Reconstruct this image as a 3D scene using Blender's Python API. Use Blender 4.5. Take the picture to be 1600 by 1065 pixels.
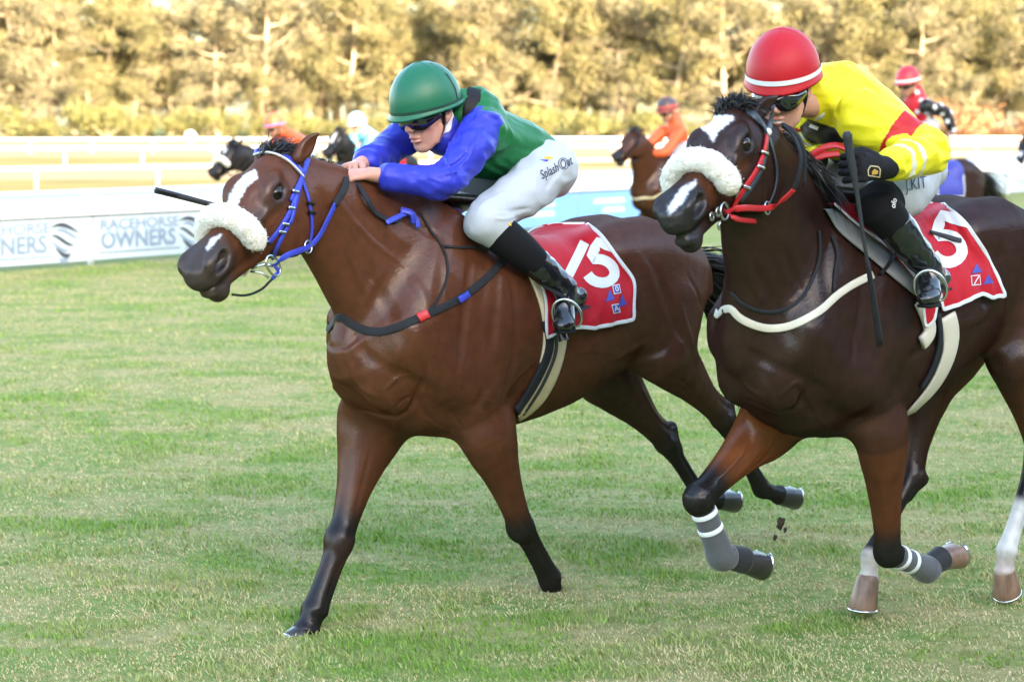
import bpy, math, random, time
import numpy as np
from mathutils import Vector, Matrix
from mathutils.bvhtree import BVHTree

T_START = time.time()
for _o in list(bpy.data.objects):
    bpy.data.objects.remove(_o)
SC = bpy.context.scene
COL = SC.collection
R = math.radians

# ---------------------------------------------------------------- camera
CAM_H = 1.87            # eye height of the photographer at the rail
FPX = 3000.0            # focal length in photograph pixels (1600 wide)
PITCH = math.atan((532.5 - 195.0) / FPX)
cam = bpy.data.cameras.new('camera')
cam_o = bpy.data.objects.new('camera', cam)
COL.objects.link(cam_o)
cam.sensor_width = 36.0
cam.lens = FPX / 1600.0 * 36.0
cam.clip_start = 0.1
cam.clip_end = 3000.0
cam_o.location = (0, 0, CAM_H)
cam_o.rotation_euler = (math.pi / 2 - PITCH, 0, 0)
cam.dof.use_dof = True
cam.dof.focus_distance = 7.1
cam.dof.aperture_fstop = 3.2
SC.camera = cam_o

# ---------------------------------------------------------------- sky, sun, exposure
SUN_EL = 13.0
SUN_DIR = Vector((-0.55, 0.835, 0)).normalized()      # direction in which the light travels (over the ground)
world = bpy.data.worlds.new('World')
SC.world = world
world.use_nodes = True
_wn = world.node_tree.nodes
_wl = world.node_tree.links
for _n in list(_wn):
    _wn.remove(_n)
_out = _wn.new('ShaderNodeOutputWorld')
_bg = _wn.new('ShaderNodeBackground')
_sky = _wn.new('ShaderNodeTexSky')
_sky.sky_type = 'NISHITA'
_sky.sun_disc = False
_sky.sun_elevation = R(SUN_EL)
_az = math.atan2(-SUN_DIR.x, -SUN_DIR.y)               # where the sun stands, clockwise from +Y
_sky.sun_rotation = _az
_sky.air_density = 1.0
_sky.dust_density = 2.2
_sky.ozone_density = 0.9
_bg.inputs['Strength'].default_value = 0.15
_wl.new(_sky.outputs[0], _bg.inputs['Color'])
_wl.new(_bg.outputs[0], _out.inputs['Surface'])
sun = bpy.data.lights.new('sun', 'SUN')
sun_o = bpy.data.objects.new('sun', sun)
COL.objects.link(sun_o)
sun.energy = 4.0
sun.angle = R(0.6)
sun.color = (1.0, 0.83, 0.60)
_d = Vector((SUN_DIR.x * math.cos(R(SUN_EL)), SUN_DIR.y * math.cos(R(SUN_EL)), -math.sin(R(SUN_EL))))
sun_o.rotation_euler = _d.to_track_quat('-Z', 'Y').to_euler()
SC.view_settings.view_transform = 'Standard'
SC.view_settings.look = 'None'
SC.view_settings.exposure = 3.22
SC.view_settings.gamma = 1.0
SC.view_settings.use_curve_mapping = False
SC.render.engine = 'CYCLES'
SC.cycles.use_denoising = True
SC.cycles.max_bounces = 6
# ================================================================ helpers
F32 = np.float32


def nrm(v):
    v = np.asarray(v, float)
    return v / (np.linalg.norm(v, axis=-1, keepdims=True) + 1e-12)


def mat(name, base=(0.5, 0.5, 0.5), rough=0.5, attr=None, bump=None, var=0.0, varscale=20.0, sheen=0.0, spec=0.5,
        metal=0.0, coat=0.0, trans=0.0, stretch=(1, 1, 1), subs=0.0):
    m = bpy.data.materials.new(name)
    m.use_nodes = True
    nt = m.node_tree
    b = nt.nodes['Principled BSDF']
    b.inputs['Base Color'].default_value = (*base, 1)
    b.inputs['Roughness'].default_value = rough
    b.inputs['Metallic'].default_value = metal
    b.inputs['Specular IOR Level'].default_value = spec
    b.inputs['Sheen Weight'].default_value = sheen
    b.inputs['Coat Weight'].default_value = coat
    if subs:
        b.inputs['Subsurface Weight'].default_value = subs
        b.inputs['Subsurface Scale'].default_value = 0.01
        b.inputs['Subsurface Radius'].default_value = (1.0, 0.4, 0.25)
    src = None
    if attr:
        a = nt.nodes.new('ShaderNodeAttribute')
        a.attribute_name = attr
        src = a.outputs['Color']
    tc = nt.nodes.new('ShaderNodeTexCoord')
    mp = nt.nodes.new('ShaderNodeMapping')
    mp.inputs['Scale'].default_value = stretch
    nt.links.new(tc.outputs['Object'], mp.inputs['Vector'])
    if var > 0:
        n = nt.nodes.new('ShaderNodeTexNoise')
        n.inputs['Scale'].default_value = varscale
        n.inputs['Detail'].default_value = 5
        nt.links.new(mp.outputs[0], n.inputs['Vector'])
        mr = nt.nodes.new('ShaderNodeMapRange')
        mr.inputs['From Min'].default_value = 0.3
        mr.inputs['From Max'].default_value = 0.7
        mr.inputs['To Min'].default_value = 1 - var
        mr.inputs['To Max'].default_value = 1 + var
        nt.links.new(n.outputs['Fac'], mr.inputs['Value'])
        mx = nt.nodes.new('ShaderNodeVectorMath')
        mx.operation = 'SCALE'
        if src is None:
            mx.inputs[0].default_value = base
        else:
            nt.links.new(src, mx.inputs[0])
        nt.links.new(mr.outputs[0], mx.inputs['Scale'])
        src = mx.outputs[0]
    if src is not None:
        nt.links.new(src, b.inputs['Base Color'])
    if bump:
        sc, st, dist = bump
        n = nt.nodes.new('ShaderNodeTexNoise')
        n.inputs['Scale'].default_value = sc
        n.inputs['Detail'].default_value = 4
        nt.links.new(mp.outputs[0], n.inputs['Vector'])
        bp = nt.nodes.new('ShaderNodeBump')
        bp.inputs['Strength'].default_value = st
        bp.inputs['Distance'].default_value = dist
        nt.links.new(n.outputs['Fac'], bp.inputs['Height'])
        nt.links.new(bp.outputs[0], b.inputs['Normal'])
    return m


def mesh_obj(name, V, faces, m=None, parent=None, smooth=True, col=None, mats=None, fmat=None):
    """faces: (n,k) int array, or list of such arrays / python lists"""
    me = bpy.data.meshes.new(name)
    V = np.asarray(V, F32)
    if isinstance(faces, np.ndarray):
        faces = [faces]
    groups = [np.asarray(f, np.int32) for f in faces if len(f)]
    nl = sum(g.size for g in groups)
    npoly = sum(len(g) for g in groups)
    me.vertices.add(len(V))
    me.vertices.foreach_set('co', V.ravel())
    me.loops.add(nl)
    me.loops.foreach_set('vertex_index', np.concatenate([g.ravel() for g in groups]))
    me.polygons.add(npoly)
    tot = np.concatenate([np.full(len(g), g.shape[1], np.int32) for g in groups])
    st = np.concatenate([[0], np.cumsum(tot)[:-1]]).astype(np.int32)
    me.polygons.foreach_set('loop_start', st)
    me.polygons.foreach_set('loop_total', tot)
    me.polygons.foreach_set('use_smooth', np.full(npoly, smooth, bool))
    if fmat is not None:
        me.polygons.foreach_set('material_index', np.asarray(fmat, np.int32))
    me.update(calc_edges=True)
    me.validate()
    if col is not None:
        at = me.color_attributes.new('Col', 'FLOAT_COLOR', 'POINT')
        c = np.ones((len(V), 4), F32)
        c[:, :3] = col
        at.data.foreach_set('color', c.ravel())
    o = bpy.data.objects.new(name, me)
    COL.objects.link(o)
    for mm in (mats or ([m] if m else [])):
        me.materials.append(mm)
    if parent is not None:
        o.parent = parent
    return o


def empty(name, loc=(0, 0, 0), rz=0.0):
    o = bpy.data.objects.new(name, None)
    COL.objects.link(o)
    o.location = loc
    o.rotation_euler = (0, 0, rz)
    return o


def tag(o, label=None, cat=None, group=None, kind=None):
    if label:
        o['label'] = label
    if cat:
        o['category'] = cat
    if group:
        o['group'] = group
    if kind:
        o['kind'] = kind
    return o


class MB:
    """collects simple solids into one mesh"""

    def __init__(self):
        self.V, self.Q, self.T, self.n = [], [], [], 0

    def add(self, V, Q=None, T=None):
        V = np.asarray(V, float)
        if Q is not None and len(Q):
            self.Q.append(np.asarray(Q) + self.n)
        if T is not None and len(T):
            self.T.append(np.asarray(T) + self.n)
        self.V.append(V)
        self.n += len(V)
        return self

    def box(self, c, s, rz=0.0):
        c = np.asarray(c, float)
        s = np.asarray(s, float) / 2
        v = np.array([[x, y, z] for x in (-1, 1) for y in (-1, 1) for z in (-1, 1)]) * s
        ca, sa = math.cos(rz), math.sin(rz)
        v = np.stack([v[:, 0] * ca - v[:, 1] * sa, v[:, 0] * sa + v[:, 1] * ca, v[:, 2]], 1) + c
        return self.add(v, [[0, 1, 3, 2], [4, 6, 7, 5], [0, 4, 5, 1], [2, 3, 7, 6], [0, 2, 6, 4], [1, 5, 7, 3]])

    def tube(self, pts, r, n=10, caps=True):
        V, Q, T = tube_geo(pts, r, n, caps)
        return self.add(V, Q, T)

    def build(self, name, m, parent=None, smooth=False, col=None):
        fs = []
        if self.Q:
            fs.append(np.concatenate(self.Q))
        if self.T:
            fs.append(np.concatenate(self.T))
        return mesh_obj(name, np.concatenate(self.V), fs, m, parent, smooth, col)


def spline(P, n):
    """Catmull-Rom through the rows of P, n samples for each span"""
    P = np.asarray(P, float)
    if len(P) < 3:
        t = np.linspace(0, 1, n + 1)[:, None]
        return P[0] + (P[-1] - P[0]) * t
    Q = np.vstack([2 * P[0] - P[1], P, 2 * P[-1] - P[-2]])
    out = []
    for i in range(1, len(Q) - 2):
        t = np.linspace(0, 1, n, endpoint=False)[:, None]
        a, b, c, d = Q[i - 1], Q[i], Q[i + 1], Q[i + 2]
        out.append(0.5 * (2 * b + (c - a) * t + (2 * a - 5 * b + 4 * c - d) * t * t + (3 * b - a - 3 * c + d) * t ** 3))
    out.append(P[-1:])
    return np.vstack(out)


def frames(P):
    P = np.asarray(P, float)
    T = nrm(np.gradient(P, axis=0))
    up = np.array([0, 0, 1.0]) if abs(T[0][2]) < 0.9 else np.array([1.0, 0, 0])
    N = np.zeros_like(P)
    n = nrm(up - T[0] * up.dot(T[0]))
    for i in range(len(P)):
        n = nrm(n - T[i] * n.dot(T[i]))
        N[i] = n
    return T, N, np.cross(T, N)


def tube_geo(P, r, n=10, caps=True):
    P = np.asarray(P, float)
    m = len(P)
    r = np.broadcast_to(np.asarray(r, float), (m,)) if np.ndim(r) < 2 else np.asarray(r, float)
    T, N, B = frames(P)
    a = np.linspace(0, 2 * math.pi, n, endpoint=False)
    rn, rb = (r, r) if r.ndim == 1 else (r[:, 0], r[:, 1])
    V = P[:, None] + N[:, None] * (np.cos(a)[None, :, None] * rn[:, None, None]) + B[:, None] * (np.sin(a)[None, :, None] * rb[:, None, None])
    V = V.reshape(-1, 3)
    i, j = np.meshgrid(np.arange(m - 1), np.arange(n), indexing='ij')
    j2 = (j + 1) % n
    Q = np.stack([i * n + j, i * n + j2, (i + 1) * n + j2, (i + 1) * n + j], -1).reshape(-1, 4)
    Tr = []
    if caps:
        V = np.vstack([V, P[0], P[-1]])
        c0, c1 = m * n, m * n + 1
        for q in range(n):
            Tr.append([c0, (q + 1) % n, q])
            Tr.append([c1, (m - 1) * n + q, (m - 1) * n + (q + 1) % n])
    return V, Q, Tr


# ---------------------------------------------------------------- signed-distance modelling
def loft(C, lat, rl, ru, rd=None, k=0.03, op='u', sub=1):
    """solid along the points C, elliptical sections: rl sideways (along lat), ru / rd on the two sides across"""
    C = np.asarray(C, float)
    m = len(C)
    rl = np.broadcast_to(np.asarray(rl, float), (m,))
    ru = np.broadcast_to(np.asarray(ru, float), (m,))
    rd = ru if rd is None else np.broadcast_to(np.asarray(rd, float), (m,))
    lat = np.broadcast_to(np.asarray(lat, float), (m, 3))
    if sub > 1:
        A = spline(np.hstack([C, lat, rl[:, None], ru[:, None], rd[:, None]]), sub)
        C, lat, rl, ru, rd = A[:, :3], A[:, 3:6], A[:, 6], A[:, 7], A[:, 8]
        rl, ru, rd = [np.maximum(x, 0.004) for x in (rl, ru, rd)]
    mx = np.maximum(np.maximum(rl, ru), rd)
    return dict(t='loft', C=C, lat=nrm(lat), rl=rl, ru=ru, rd=rd, k=k, op=op, lo=(C - mx[:, None]).min(0), hi=(C + mx[:, None]).max(0))


def ell(c, r, ax=None, k=0.03, op='u'):
    """ellipsoid with radii r along the rows of ax"""
    c = np.asarray(c, float)
    r = np.broadcast_to(np.asarray(r, float), (3,))
    A = np.eye(3) if ax is None else nrm(np.asarray(ax, float))
    return dict(t='ell', c=c, r=r, A=A, k=k, op=op, lo=c - r.max(), hi=c + r.max())


def group(nodes, k=0.02, op='u'):
    return dict(t='grp', nodes=nodes, k=k, op=op, lo=np.min([n['lo'] for n in nodes if n['op'] == 'u'], 0),
                hi=np.max([n['hi'] for n in nodes if n['op'] == 'u'], 0))


def axes_from(d, side):
    d = nrm(d)
    s = nrm(np.asarray(side, float) - d * np.dot(d, side))
    return np.array([d, s, np.cross(d, s)])


def ev(n, P):
    if n['t'] == 'ell':
        q = (P - n['c'].astype(F32)) @ n['A'].T.astype(F32)
        r = n['r'].astype(F32)
        k0 = np.sqrt(((q / r) ** 2).sum(1))
        k1 = np.sqrt(((q / (r * r)) ** 2).sum(1)) + 1e-9
        return k0 * (k0 - 1) / k1
    if n['t'] == 'loft':
        C, lat = n['C'].astype(F32), n['lat'].astype(F32)
        m = len(C)
        seg = nrm(np.diff(C, axis=0))
        Tn = np.vstack([seg[:1], nrm(seg[:-1] + seg[1:]), seg[-1:]]).astype(F32)
        best = np.full(len(P), 0.35, F32)
        for i in range(m - 1):
            r0, r1 = P - C[i], P - C[i + 1]
            s0, s1 = r0 @ Tn[i], r1 @ Tn[i + 1]
            w = np.zeros(len(P), F32)
            ok = np.ones(len(P), bool)
            if i > 0:
                ok &= s0 >= -1e-4
            else:
                w = np.where(s0 < 0, s0, w)
            if i < m - 2:
                ok &= s1 <= 1e-4
            else:
                w = np.where(s1 > 0, s1, w)
            ix = np.flatnonzero(ok)
            if not len(ix):
                continue
            s0, s1, w, r0 = s0[ix], s1[ix], w[ix], r0[ix]
            t = np.clip(s0 / np.where(np.abs(s0 - s1) < 1e-6, 1e-6, s0 - s1), 0, 1)
            Tt = nrm(C[i + 1] - C[i]).astype(F32)
            la = nrm(lat[i] + lat[i + 1]).astype(F32)
            la = nrm(la - Tt * float(la.dot(Tt))).astype(F32)
            N = np.cross(Tt, la).astype(F32)
            r = r0 - t[:, None] * (C[i + 1] - C[i])
            u, v = r @ la, r @ N
            a = n['rl'][i] + (n['rl'][i + 1] - n['rl'][i]) * t
            b = np.where(v > 0, n['ru'][i] + (n['ru'][i + 1] - n['ru'][i]) * t, n['rd'][i] + (n['rd'][i + 1] - n['rd'][i]) * t)
            c = np.minimum(a, b) * 0.8
            x, y, z = u / a, v / b, w / c
            k0 = np.sqrt(x * x + y * y + z * z)
            k1 = np.sqrt((x / a) ** 2 + (y / b) ** 2 + (z / c) ** 2) + 1e-9
            d = (k0 * (k0 - 1) / k1).astype(F32)
            best[ix] = np.minimum(best[ix], d)
        return best
    return ev_list(n['nodes'], P)


def ev_list(nodes, P):
    D = np.full(len(P), 0.35, F32)
    for n in nodes:
        mrg = n['k'] + 0.06
        ok = np.all((P > (n['lo'] - mrg).astype(F32)) & (P < (n['hi'] + mrg).astype(F32)), axis=1)
        ix = np.flatnonzero(ok)
        if not len(ix):
            continue
        d = ev(n, P[ix])
        c = D[ix]
        k = max(n['k'], 1e-4)
        if n['op'] == 'u':
            h = np.maximum(k - np.abs(c - d), 0) / k
            D[ix] = np.minimum(c, d) - h * h * k * 0.25
        else:
            h = np.maximum(k - np.abs(c + d), 0) / k
            D[ix] = np.maximum(c, -d) + h * h * k * 0.25
    return D


def polygonise(nodes, h, smooth=2):
    """surface nets on a sparse grid; returns vertices and quads"""
    lo = np.min([n['lo'] for n in nodes if n['op'] == 'u'], 0) - 0.05
    hi = np.max([n['hi'] for n in nodes if n['op'] == 'u'], 0) + 0.05
    H = 4 * h
    nc = np.ceil((hi - lo) / H).astype(int) + 1
    g = [lo[a] + H * np.arange(nc[a]) for a in range(3)]
    Pc = np.stack(np.meshgrid(*g, indexing='ij'), -1).reshape(-1, 3).astype(F32)
    Dc = ev_list(nodes, Pc).reshape(nc)
    near = (np.abs(Dc) < H * 1.6)
    act = near[:-1, :-1, :-1].copy()
    for dx in (0, 1):
        for dy in (0, 1):
            for dz in (0, 1):
                act |= near[dx:nc[0] - 1 + dx, dy:nc[1] - 1 + dy, dz:nc[2] - 1 + dz]
    nf = (nc - 1) * 4
    D = np.repeat(np.repeat(np.repeat(Dc[:-1, :-1, :-1], 4, 0), 4, 1), 4, 2)
    A = np.argwhere(act)
    o4 = np.stack(np.meshgrid(*[np.arange(4)] * 3, indexing='ij'), -1).reshape(-1, 3)
    idx = (A[:, None] * 4 + o4[None]).reshape(-1, 3)
    for s in range(0, len(idx), 1500000):
        q = idx[s:s + 1500000]
        D[q[:, 0], q[:, 1], q[:, 2]] = ev_list(nodes, (lo + q * h).astype(F32))
    ins = D < 0
    nx, ny, nz = D.shape
    s = np.zeros((nx - 1, ny - 1, nz - 1), np.uint8)
    for dx in (0, 1):
        for dy in (0, 1):
            for dz in (0, 1):
                s += ins[dx:nx - 1 + dx, dy:ny - 1 + dy, dz:nz - 1 + dz]
    cell = np.flatnonzero((s > 0) & (s < 8))
    ci = np.stack(np.unravel_index(cell, s.shape), 1)
    acc = np.zeros((len(ci), 3))
    cnt = np.zeros(len(ci))
    cor = [(a, b, c) for a in (0, 1) for b in (0, 1) for c in (0, 1)]
    val = {c: D[ci[:, 0] + c[0], ci[:, 1] + c[1], ci[:, 2] + c[2]] for c in cor}
    for c in cor:
        for ax in range(3):
            if c[ax] == 0:
                e = list(c)
                e[ax] = 1
                a, b = val[c], val[tuple(e)]
                x = (a < 0) != (b < 0)
                t = np.where(x, a / np.where(x, a - b, 1), 0)
                p = np.tile(np.array(c, float), (len(ci), 1))
                p[:, ax] = t
                acc += np.where(x[:, None], p, 0)
                cnt += x
    V = lo + (ci + acc / cnt[:, None]) * h
    quads = []
    sh = s.shape
    for ax in range(3):
        a1, a2 = (ax + 1) % 3, (ax + 2) % 3
        sl0 = [slice(None)] * 3
        sl1 = [slice(None)] * 3
        sl0[ax] = slice(0, -1)
        sl1[ax] = slice(1, None)
        x = ins[tuple(sl0)] != ins[tuple(sl1)]
        e = np.argwhere(x)
        e = e[(e[:, a1] > 0) & (e[:, a2] > 0) & (e[:, a1] < D.shape[a1] - 1) & (e[:, a2] < D.shape[a2] - 1)]
        flip = ins[e[:, 0], e[:, 1], e[:, 2]]
        q = []
        for d1, d2 in ((-1, -1), (0, -1), (0, 0), (-1, 0)):
            c = e.copy()
            c[:, a1] += d1
            c[:, a2] += d2
            q.append(np.searchsorted(cell, np.ravel_multi_index((c[:, 0], c[:, 1], c[:, 2]), sh)))
        q = np.stack(q, 1)
        q[~flip] = q[~flip][:, ::-1]
        quads.append(q)
    Q = np.concatenate(quads)
    V = relax(V, Q, smooth)
    return V, Q


def relax(V, Q, it, lam=0.5, mu=-0.52):
    if it <= 0:
        return V
    e0 = np.concatenate([Q[:, i] for i in range(4)])
    e1 = np.concatenate([Q[:, (i + 1) % 4] for i in range(4)])
    a = np.concatenate([e0, e1])
    b = np.concatenate([e1, e0])
    n = len(V)
    deg = np.bincount(a, minlength=n)[:, None] + 1e-9
    for i in range(it):
        for w in (lam, mu):
            m = np.stack([np.bincount(a, V[b, c], n) for c in range(3)], 1) / deg
            V = V + (m - V) * w
    return V


def vnormals(V, Q):
    fn = np.cross(V[Q[:, 2]] - V[Q[:, 0]], V[Q[:, 3]] - V[Q[:, 1]])
    N = np.zeros_like(V)
    for i in range(4):
        for c in range(3):
            N[:, c] += np.bincount(Q[:, i], fn[:, c], len(V))
    return nrm(N)


def polydist(P, L):
    """distance of points P to polyline L, and arc parameter 0..1"""
    L = np.asarray(L, float)
    seg = np.linalg.norm(np.diff(L, axis=0), axis=1)
    cum = np.concatenate([[0], np.cumsum(seg)])
    best = np.full(len(P), 1e9)
    par = np.zeros(len(P))
    for i in range(len(L) - 1):
        ax = L[i + 1] - L[i]
        t = np.clip(((P - L[i]) @ ax) / (ax @ ax + 1e-12), 0, 1)
        d = np.linalg.norm(P - L[i] - t[:, None] * ax, axis=1)
        u = d < best
        best[u] = d[u]
        par[u] = (cum[i] + t[u] * seg[i]) / cum[-1]
    return best, par


class Solid:
    """a body under construction: vertices, quads, colours; sculpting and painting"""

    def __init__(self, nodes, h, smooth=2, rig=None):
        self.V, self.Q = polygonise(nodes, h, smooth)
        self.rig = rig
        self.col = None
        self._bvh = None

    @property
    def N(self):
        return vnormals(self.V, self.Q)

    def bvh(self):
        if self._bvh is None:
            self._bvh = BVHTree.FromPolygons([tuple(v) for v in self.V], [tuple(q) for q in self.Q.tolist()])
        return self._bvh

    def stroke(self, line, r, amp, taper=True, N=None):
        """raise (amp>0) or press (amp<0) the surface along a line of local points"""
        line = np.asarray(line, float)
        lo, hi = line.min(0) - r, line.max(0) + r
        ix = np.flatnonzero(np.all((self.V > lo) & (self.V < hi), axis=1))
        if not len(ix):
            return
        d, t = polydist(self.V[ix], line)
        w = np.clip(1 - (d / r) ** 2, 0, 1) ** 2
        if taper:
            w *= np.clip(np.minimum(t, 1 - t) * 5 + 0.15, 0, 1)
        if N is None:
            N = self.N
        self.V[ix] += N[ix] * (w * amp)[:, None]
        self._bvh = None

    def pstroke(self, pix, r, amp, taper=True, N=None):
        pts = [self.rig.hit(self.bvh(), x, y) for x, y in pix]
        pts = [p for p, n in pts if p is not None]
        if len(pts) >= 2:
            self.stroke(spline(pts, 4), r, amp, taper, N)
        elif pts:
            self.stroke([pts[0], pts[0] + 1e-4], r, amp, False, N)

    def paint(self, w, c):
        w = np.clip(w, 0, 1)[:, None]
        self.col = self.col * (1 - w) + np.asarray(c, float) * w

    def pix(self):
        return self.rig.project(self.V)


def smooth01(x):
    x = np.clip(x, 0, 1)
    return x * x * (3 - 2 * x)


def poly_sdf(p, poly):
    """signed distance of 2-D points to a polygon (negative inside)"""
    poly = np.asarray(poly, float)
    d = np.full(len(p), 1e9)
    ins = np.zeros(len(p), bool)
    for i in range(len(poly)):
        a, b = poly[i], poly[(i + 1) % len(poly)]
        ax = b - a
        t = np.clip(((p - a) @ ax) / (ax @ ax + 1e-12), 0, 1)
        d = np.minimum(d, np.linalg.norm(p - a - t[:, None] * ax, axis=1))
        c = (a[1] > p[:, 1]) != (b[1] > p[:, 1])
        xx = (b[0] - a[0]) * (p[:, 1] - a[1]) / (b[1] - a[1] + 1e-12) + a[0]
        ins ^= c & (p[:, 0] < xx)
    return np.where(ins, -d, d)


# ---------------------------------------------------------------- where things stand: pixels of the photograph to places
_cp, _sp = math.cos(PITCH), math.sin(PITCH)


def pix_dir(px, py):
    x, y = (px - 800.0) / FPX, (532.5 - py) / FPX
    return np.array([x, _cp + y * _sp, -_sp + y * _cp])


def ground_at(px, py, z=0.0):
    d = pix_dir(px, py)
    t = (z - CAM_H) / d[2]
    return np.array([0, 0, CAM_H]) + d * t


def at_depth(px, py, Y):
    d = pix_dir(px, py)
    return np.array([0, 0, CAM_H]) + d * (Y / d[1])


class Rig:
    """local frame of a running horse: x forward, y to its left, z up, origin on the turf"""

    def __init__(self, ox, oy, theta):
        self.O = np.array([ox, oy, 0.0])
        s, c = math.sin(R(theta)), math.cos(R(theta))
        self.M = np.array([[-s, -c, 0], [c, -s, 0], [0, 0, 1.0]])      # rows: forward, left, up in the world
        self.rz = math.atan2(-c, -s)
        self.C = self.M @ (np.array([0, 0, CAM_H]) - self.O)

    def dir(self, px, py):
        return self.M @ pix_dir(px, py)

    def pt(self, px, py, b=0.0):
        d = self.dir(px, py)
        return self.C + d * ((b - self.C[1]) / d[1])

    def pts(self, rows):
        return np.array([self.pt(*r) for r in rows])

    def near(self, px, py, ref):
        """the point of the ray closest to a local reference point"""
        d = self.dir(px, py)
        d = d / np.linalg.norm(d)
        return self.C + d * np.dot(np.asarray(ref) - self.C, d)

    def hit(self, bvh, px, py):
        d = self.dir(px, py)
        r = bvh.ray_cast(Vector(self.C), Vector(d).normalized())
        if r[0] is None:
            return None, None
        return np.array(r[0]), np.array(r[1])

    def project(self, V):
        W = V @ self.M + self.O - np.array([0, 0, CAM_H])
        z = W[:, 1] * _cp - W[:, 2] * _sp
        y = W[:, 1] * _sp + W[:, 2] * _cp
        return np.stack([800 + FPX * W[:, 0] / z, 532.5 - FPX * y / z], 1)

    def root(self, name, b=(0, 0, 0)):
        return empty(name, tuple(self.O), self.rz)
# ================================================================ the setting
RNG = np.random.default_rng(7)


def _hash(ix, iy, s):
    h = (ix * 374761393 + iy * 668265263 + s * 982451653) & 0xffffffff
    h = ((h ^ (h >> 13)) * 1274126177) & 0xffffffff
    return ((h ^ (h >> 16)) & 0xffff) / 65535.0


def vnoise(x, y, s=0):
    x, y = np.asarray(x, float), np.asarray(y, float)
    ix, iy = np.floor(x).astype(np.int64), np.floor(y).astype(np.int64)
    fx, fy = x - ix, y - iy
    fx, fy = fx * fx * (3 - 2 * fx), fy * fy * (3 - 2 * fy)
    a = _hash(ix, iy, s) * (1 - fx) + _hash(ix + 1, iy, s) * fx
    b = _hash(ix, iy + 1, s) * (1 - fx) + _hash(ix + 1, iy + 1, s) * fx
    return a * (1 - fy) + b * fy


def fbm(x, y, s=0, o=3):
    t, a, n = 0.0, 0.5, 0.0
    for i in range(o):
        t = t + a * vnoise(x * 2 ** i, y * 2 ** i, s + 17 * i)
        n += a
        a *= 0.5
    return t / n


RAIL_A, RAIL_B = ground_at(0, 425), ground_at(1600, 303)
RAIL_R = nrm((RAIL_B - RAIL_A) * [1, 1, 0])              # along the running rail, away to the right
RAIL_N = np.array([-RAIL_R[1], RAIL_R[0], 0])            # across the track towards the infield
RAIL_D = float(RAIL_A @ RAIL_N)
RZ = math.atan2(RAIL_R[1], RAIL_R[0])


def track(s, n, z=0.0):
    return RAIL_R * s + RAIL_N * n + np.array([0, 0, z])


# --- ground
def turf_material():
    m = bpy.data.materials.new('turf_ground')
    m.use_nodes = True
    nt = m.node_tree
    b = nt.nodes['Principled BSDF']
    b.inputs['Roughness'].default_value = 0.95
    b.inputs['Specular IOR Level'].default_value = 0.1
    tc = nt.nodes.new('ShaderNodeTexCoord')
    cols = []
    for sc, det, c0, c1, p0, p1, st in ((1.4, 5, (.12, .20, .038), (.33, .27, .13), .42, .62, (1, 1.6, 1)), (14, 4, (.09, .15, .026), (.33, .29, .12), .35, .70, (1, 1, 1))):
        mp = nt.nodes.new('ShaderNodeMapping')
        mp.inputs['Scale'].default_value = st
        n = nt.nodes.new('ShaderNodeTexNoise')
        n.inputs['Scale'].default_value = sc
        n.inputs['Detail'].default_value = det
        r = nt.nodes.new('ShaderNodeValToRGB')
        r.color_ramp.elements[0].position, r.color_ramp.elements[1].position = p0, p1
        r.color_ramp.elements[0].color, r.color_ramp.elements[1].color = (*c0, 1), (*c1, 1)
        nt.links.new(tc.outputs['Object'], mp.inputs[0])
        nt.links.new(mp.outputs[0], n.inputs['Vector'])
        nt.links.new(n.outputs['Fac'], r.inputs[0])
        cols.append(r.outputs[0])
    mx = nt.nodes.new('ShaderNodeMixRGB')
    mx.inputs[0].default_value = 0.5
    nt.links.new(cols[0], mx.inputs[1])
    nt.links.new(cols[1], mx.inputs[2])
    nt.links.new(mx.outputs[0], b.inputs['Base Color'])
    return m


def quad_sheet(name, pts, z, m, label=None):
    P = np.array(pts, float)
    P[:, 2] = z
    o = mesh_obj(name, P, np.array([[0, 1, 2, 3]]), m, smooth=False)
    tag(o, kind='structure')
    return o


def strip(name, n0, n1, z, m, s0=-700, s1=900):
    return quad_sheet(name, [track(s0, n0), track(s1, n0), track(s1, n1), track(s0, n1)], z, m)


M_TURF = turf_material()
M_DRY = mat('dry_infield_grass', (.18, .15, .055), rough=1, spec=.05, var=.25, varscale=.25)
M_SAND = mat('pale_sand_track', (.27, .20, .115), rough=1, spec=.05, var=.12, varscale=.3)
M_OLIVE = mat('rough_olive_grass', (.12, .14, .05), rough=1, spec=.05, var=.35, varscale=.4)
quad_sheet('ground', [(-900, -300, 0), (900, -300, 0), (900, 1500, 0), (-900, 1500, 0)], -.02, M_OLIVE)
strip('turf_track', -60, RAIL_D + 1.2, 0.0, M_TURF)
strip('infield', RAIL_D + 1.2, 300, -.008, M_DRY)


def band(name, y0, y1, z, m):
    """a strip of the infield running across the view, given by its rows at the left and right of the photograph"""
    a, b = ground_at(-900, y0[0]), ground_at(2500, y0[1])
    c, d = ground_at(2500, y1[1]), ground_at(-900, y1[0])
    return quad_sheet(name, [a, b, c, d], z, m)


band('sand_track', (286, 270), (266, 256), .000, M_SAND)
band('sand_track', (247, 243), (222, 220), .004, M_SAND)
band('grass_bank', (213, 213), (203, 203), .010, M_OLIVE)


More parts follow.
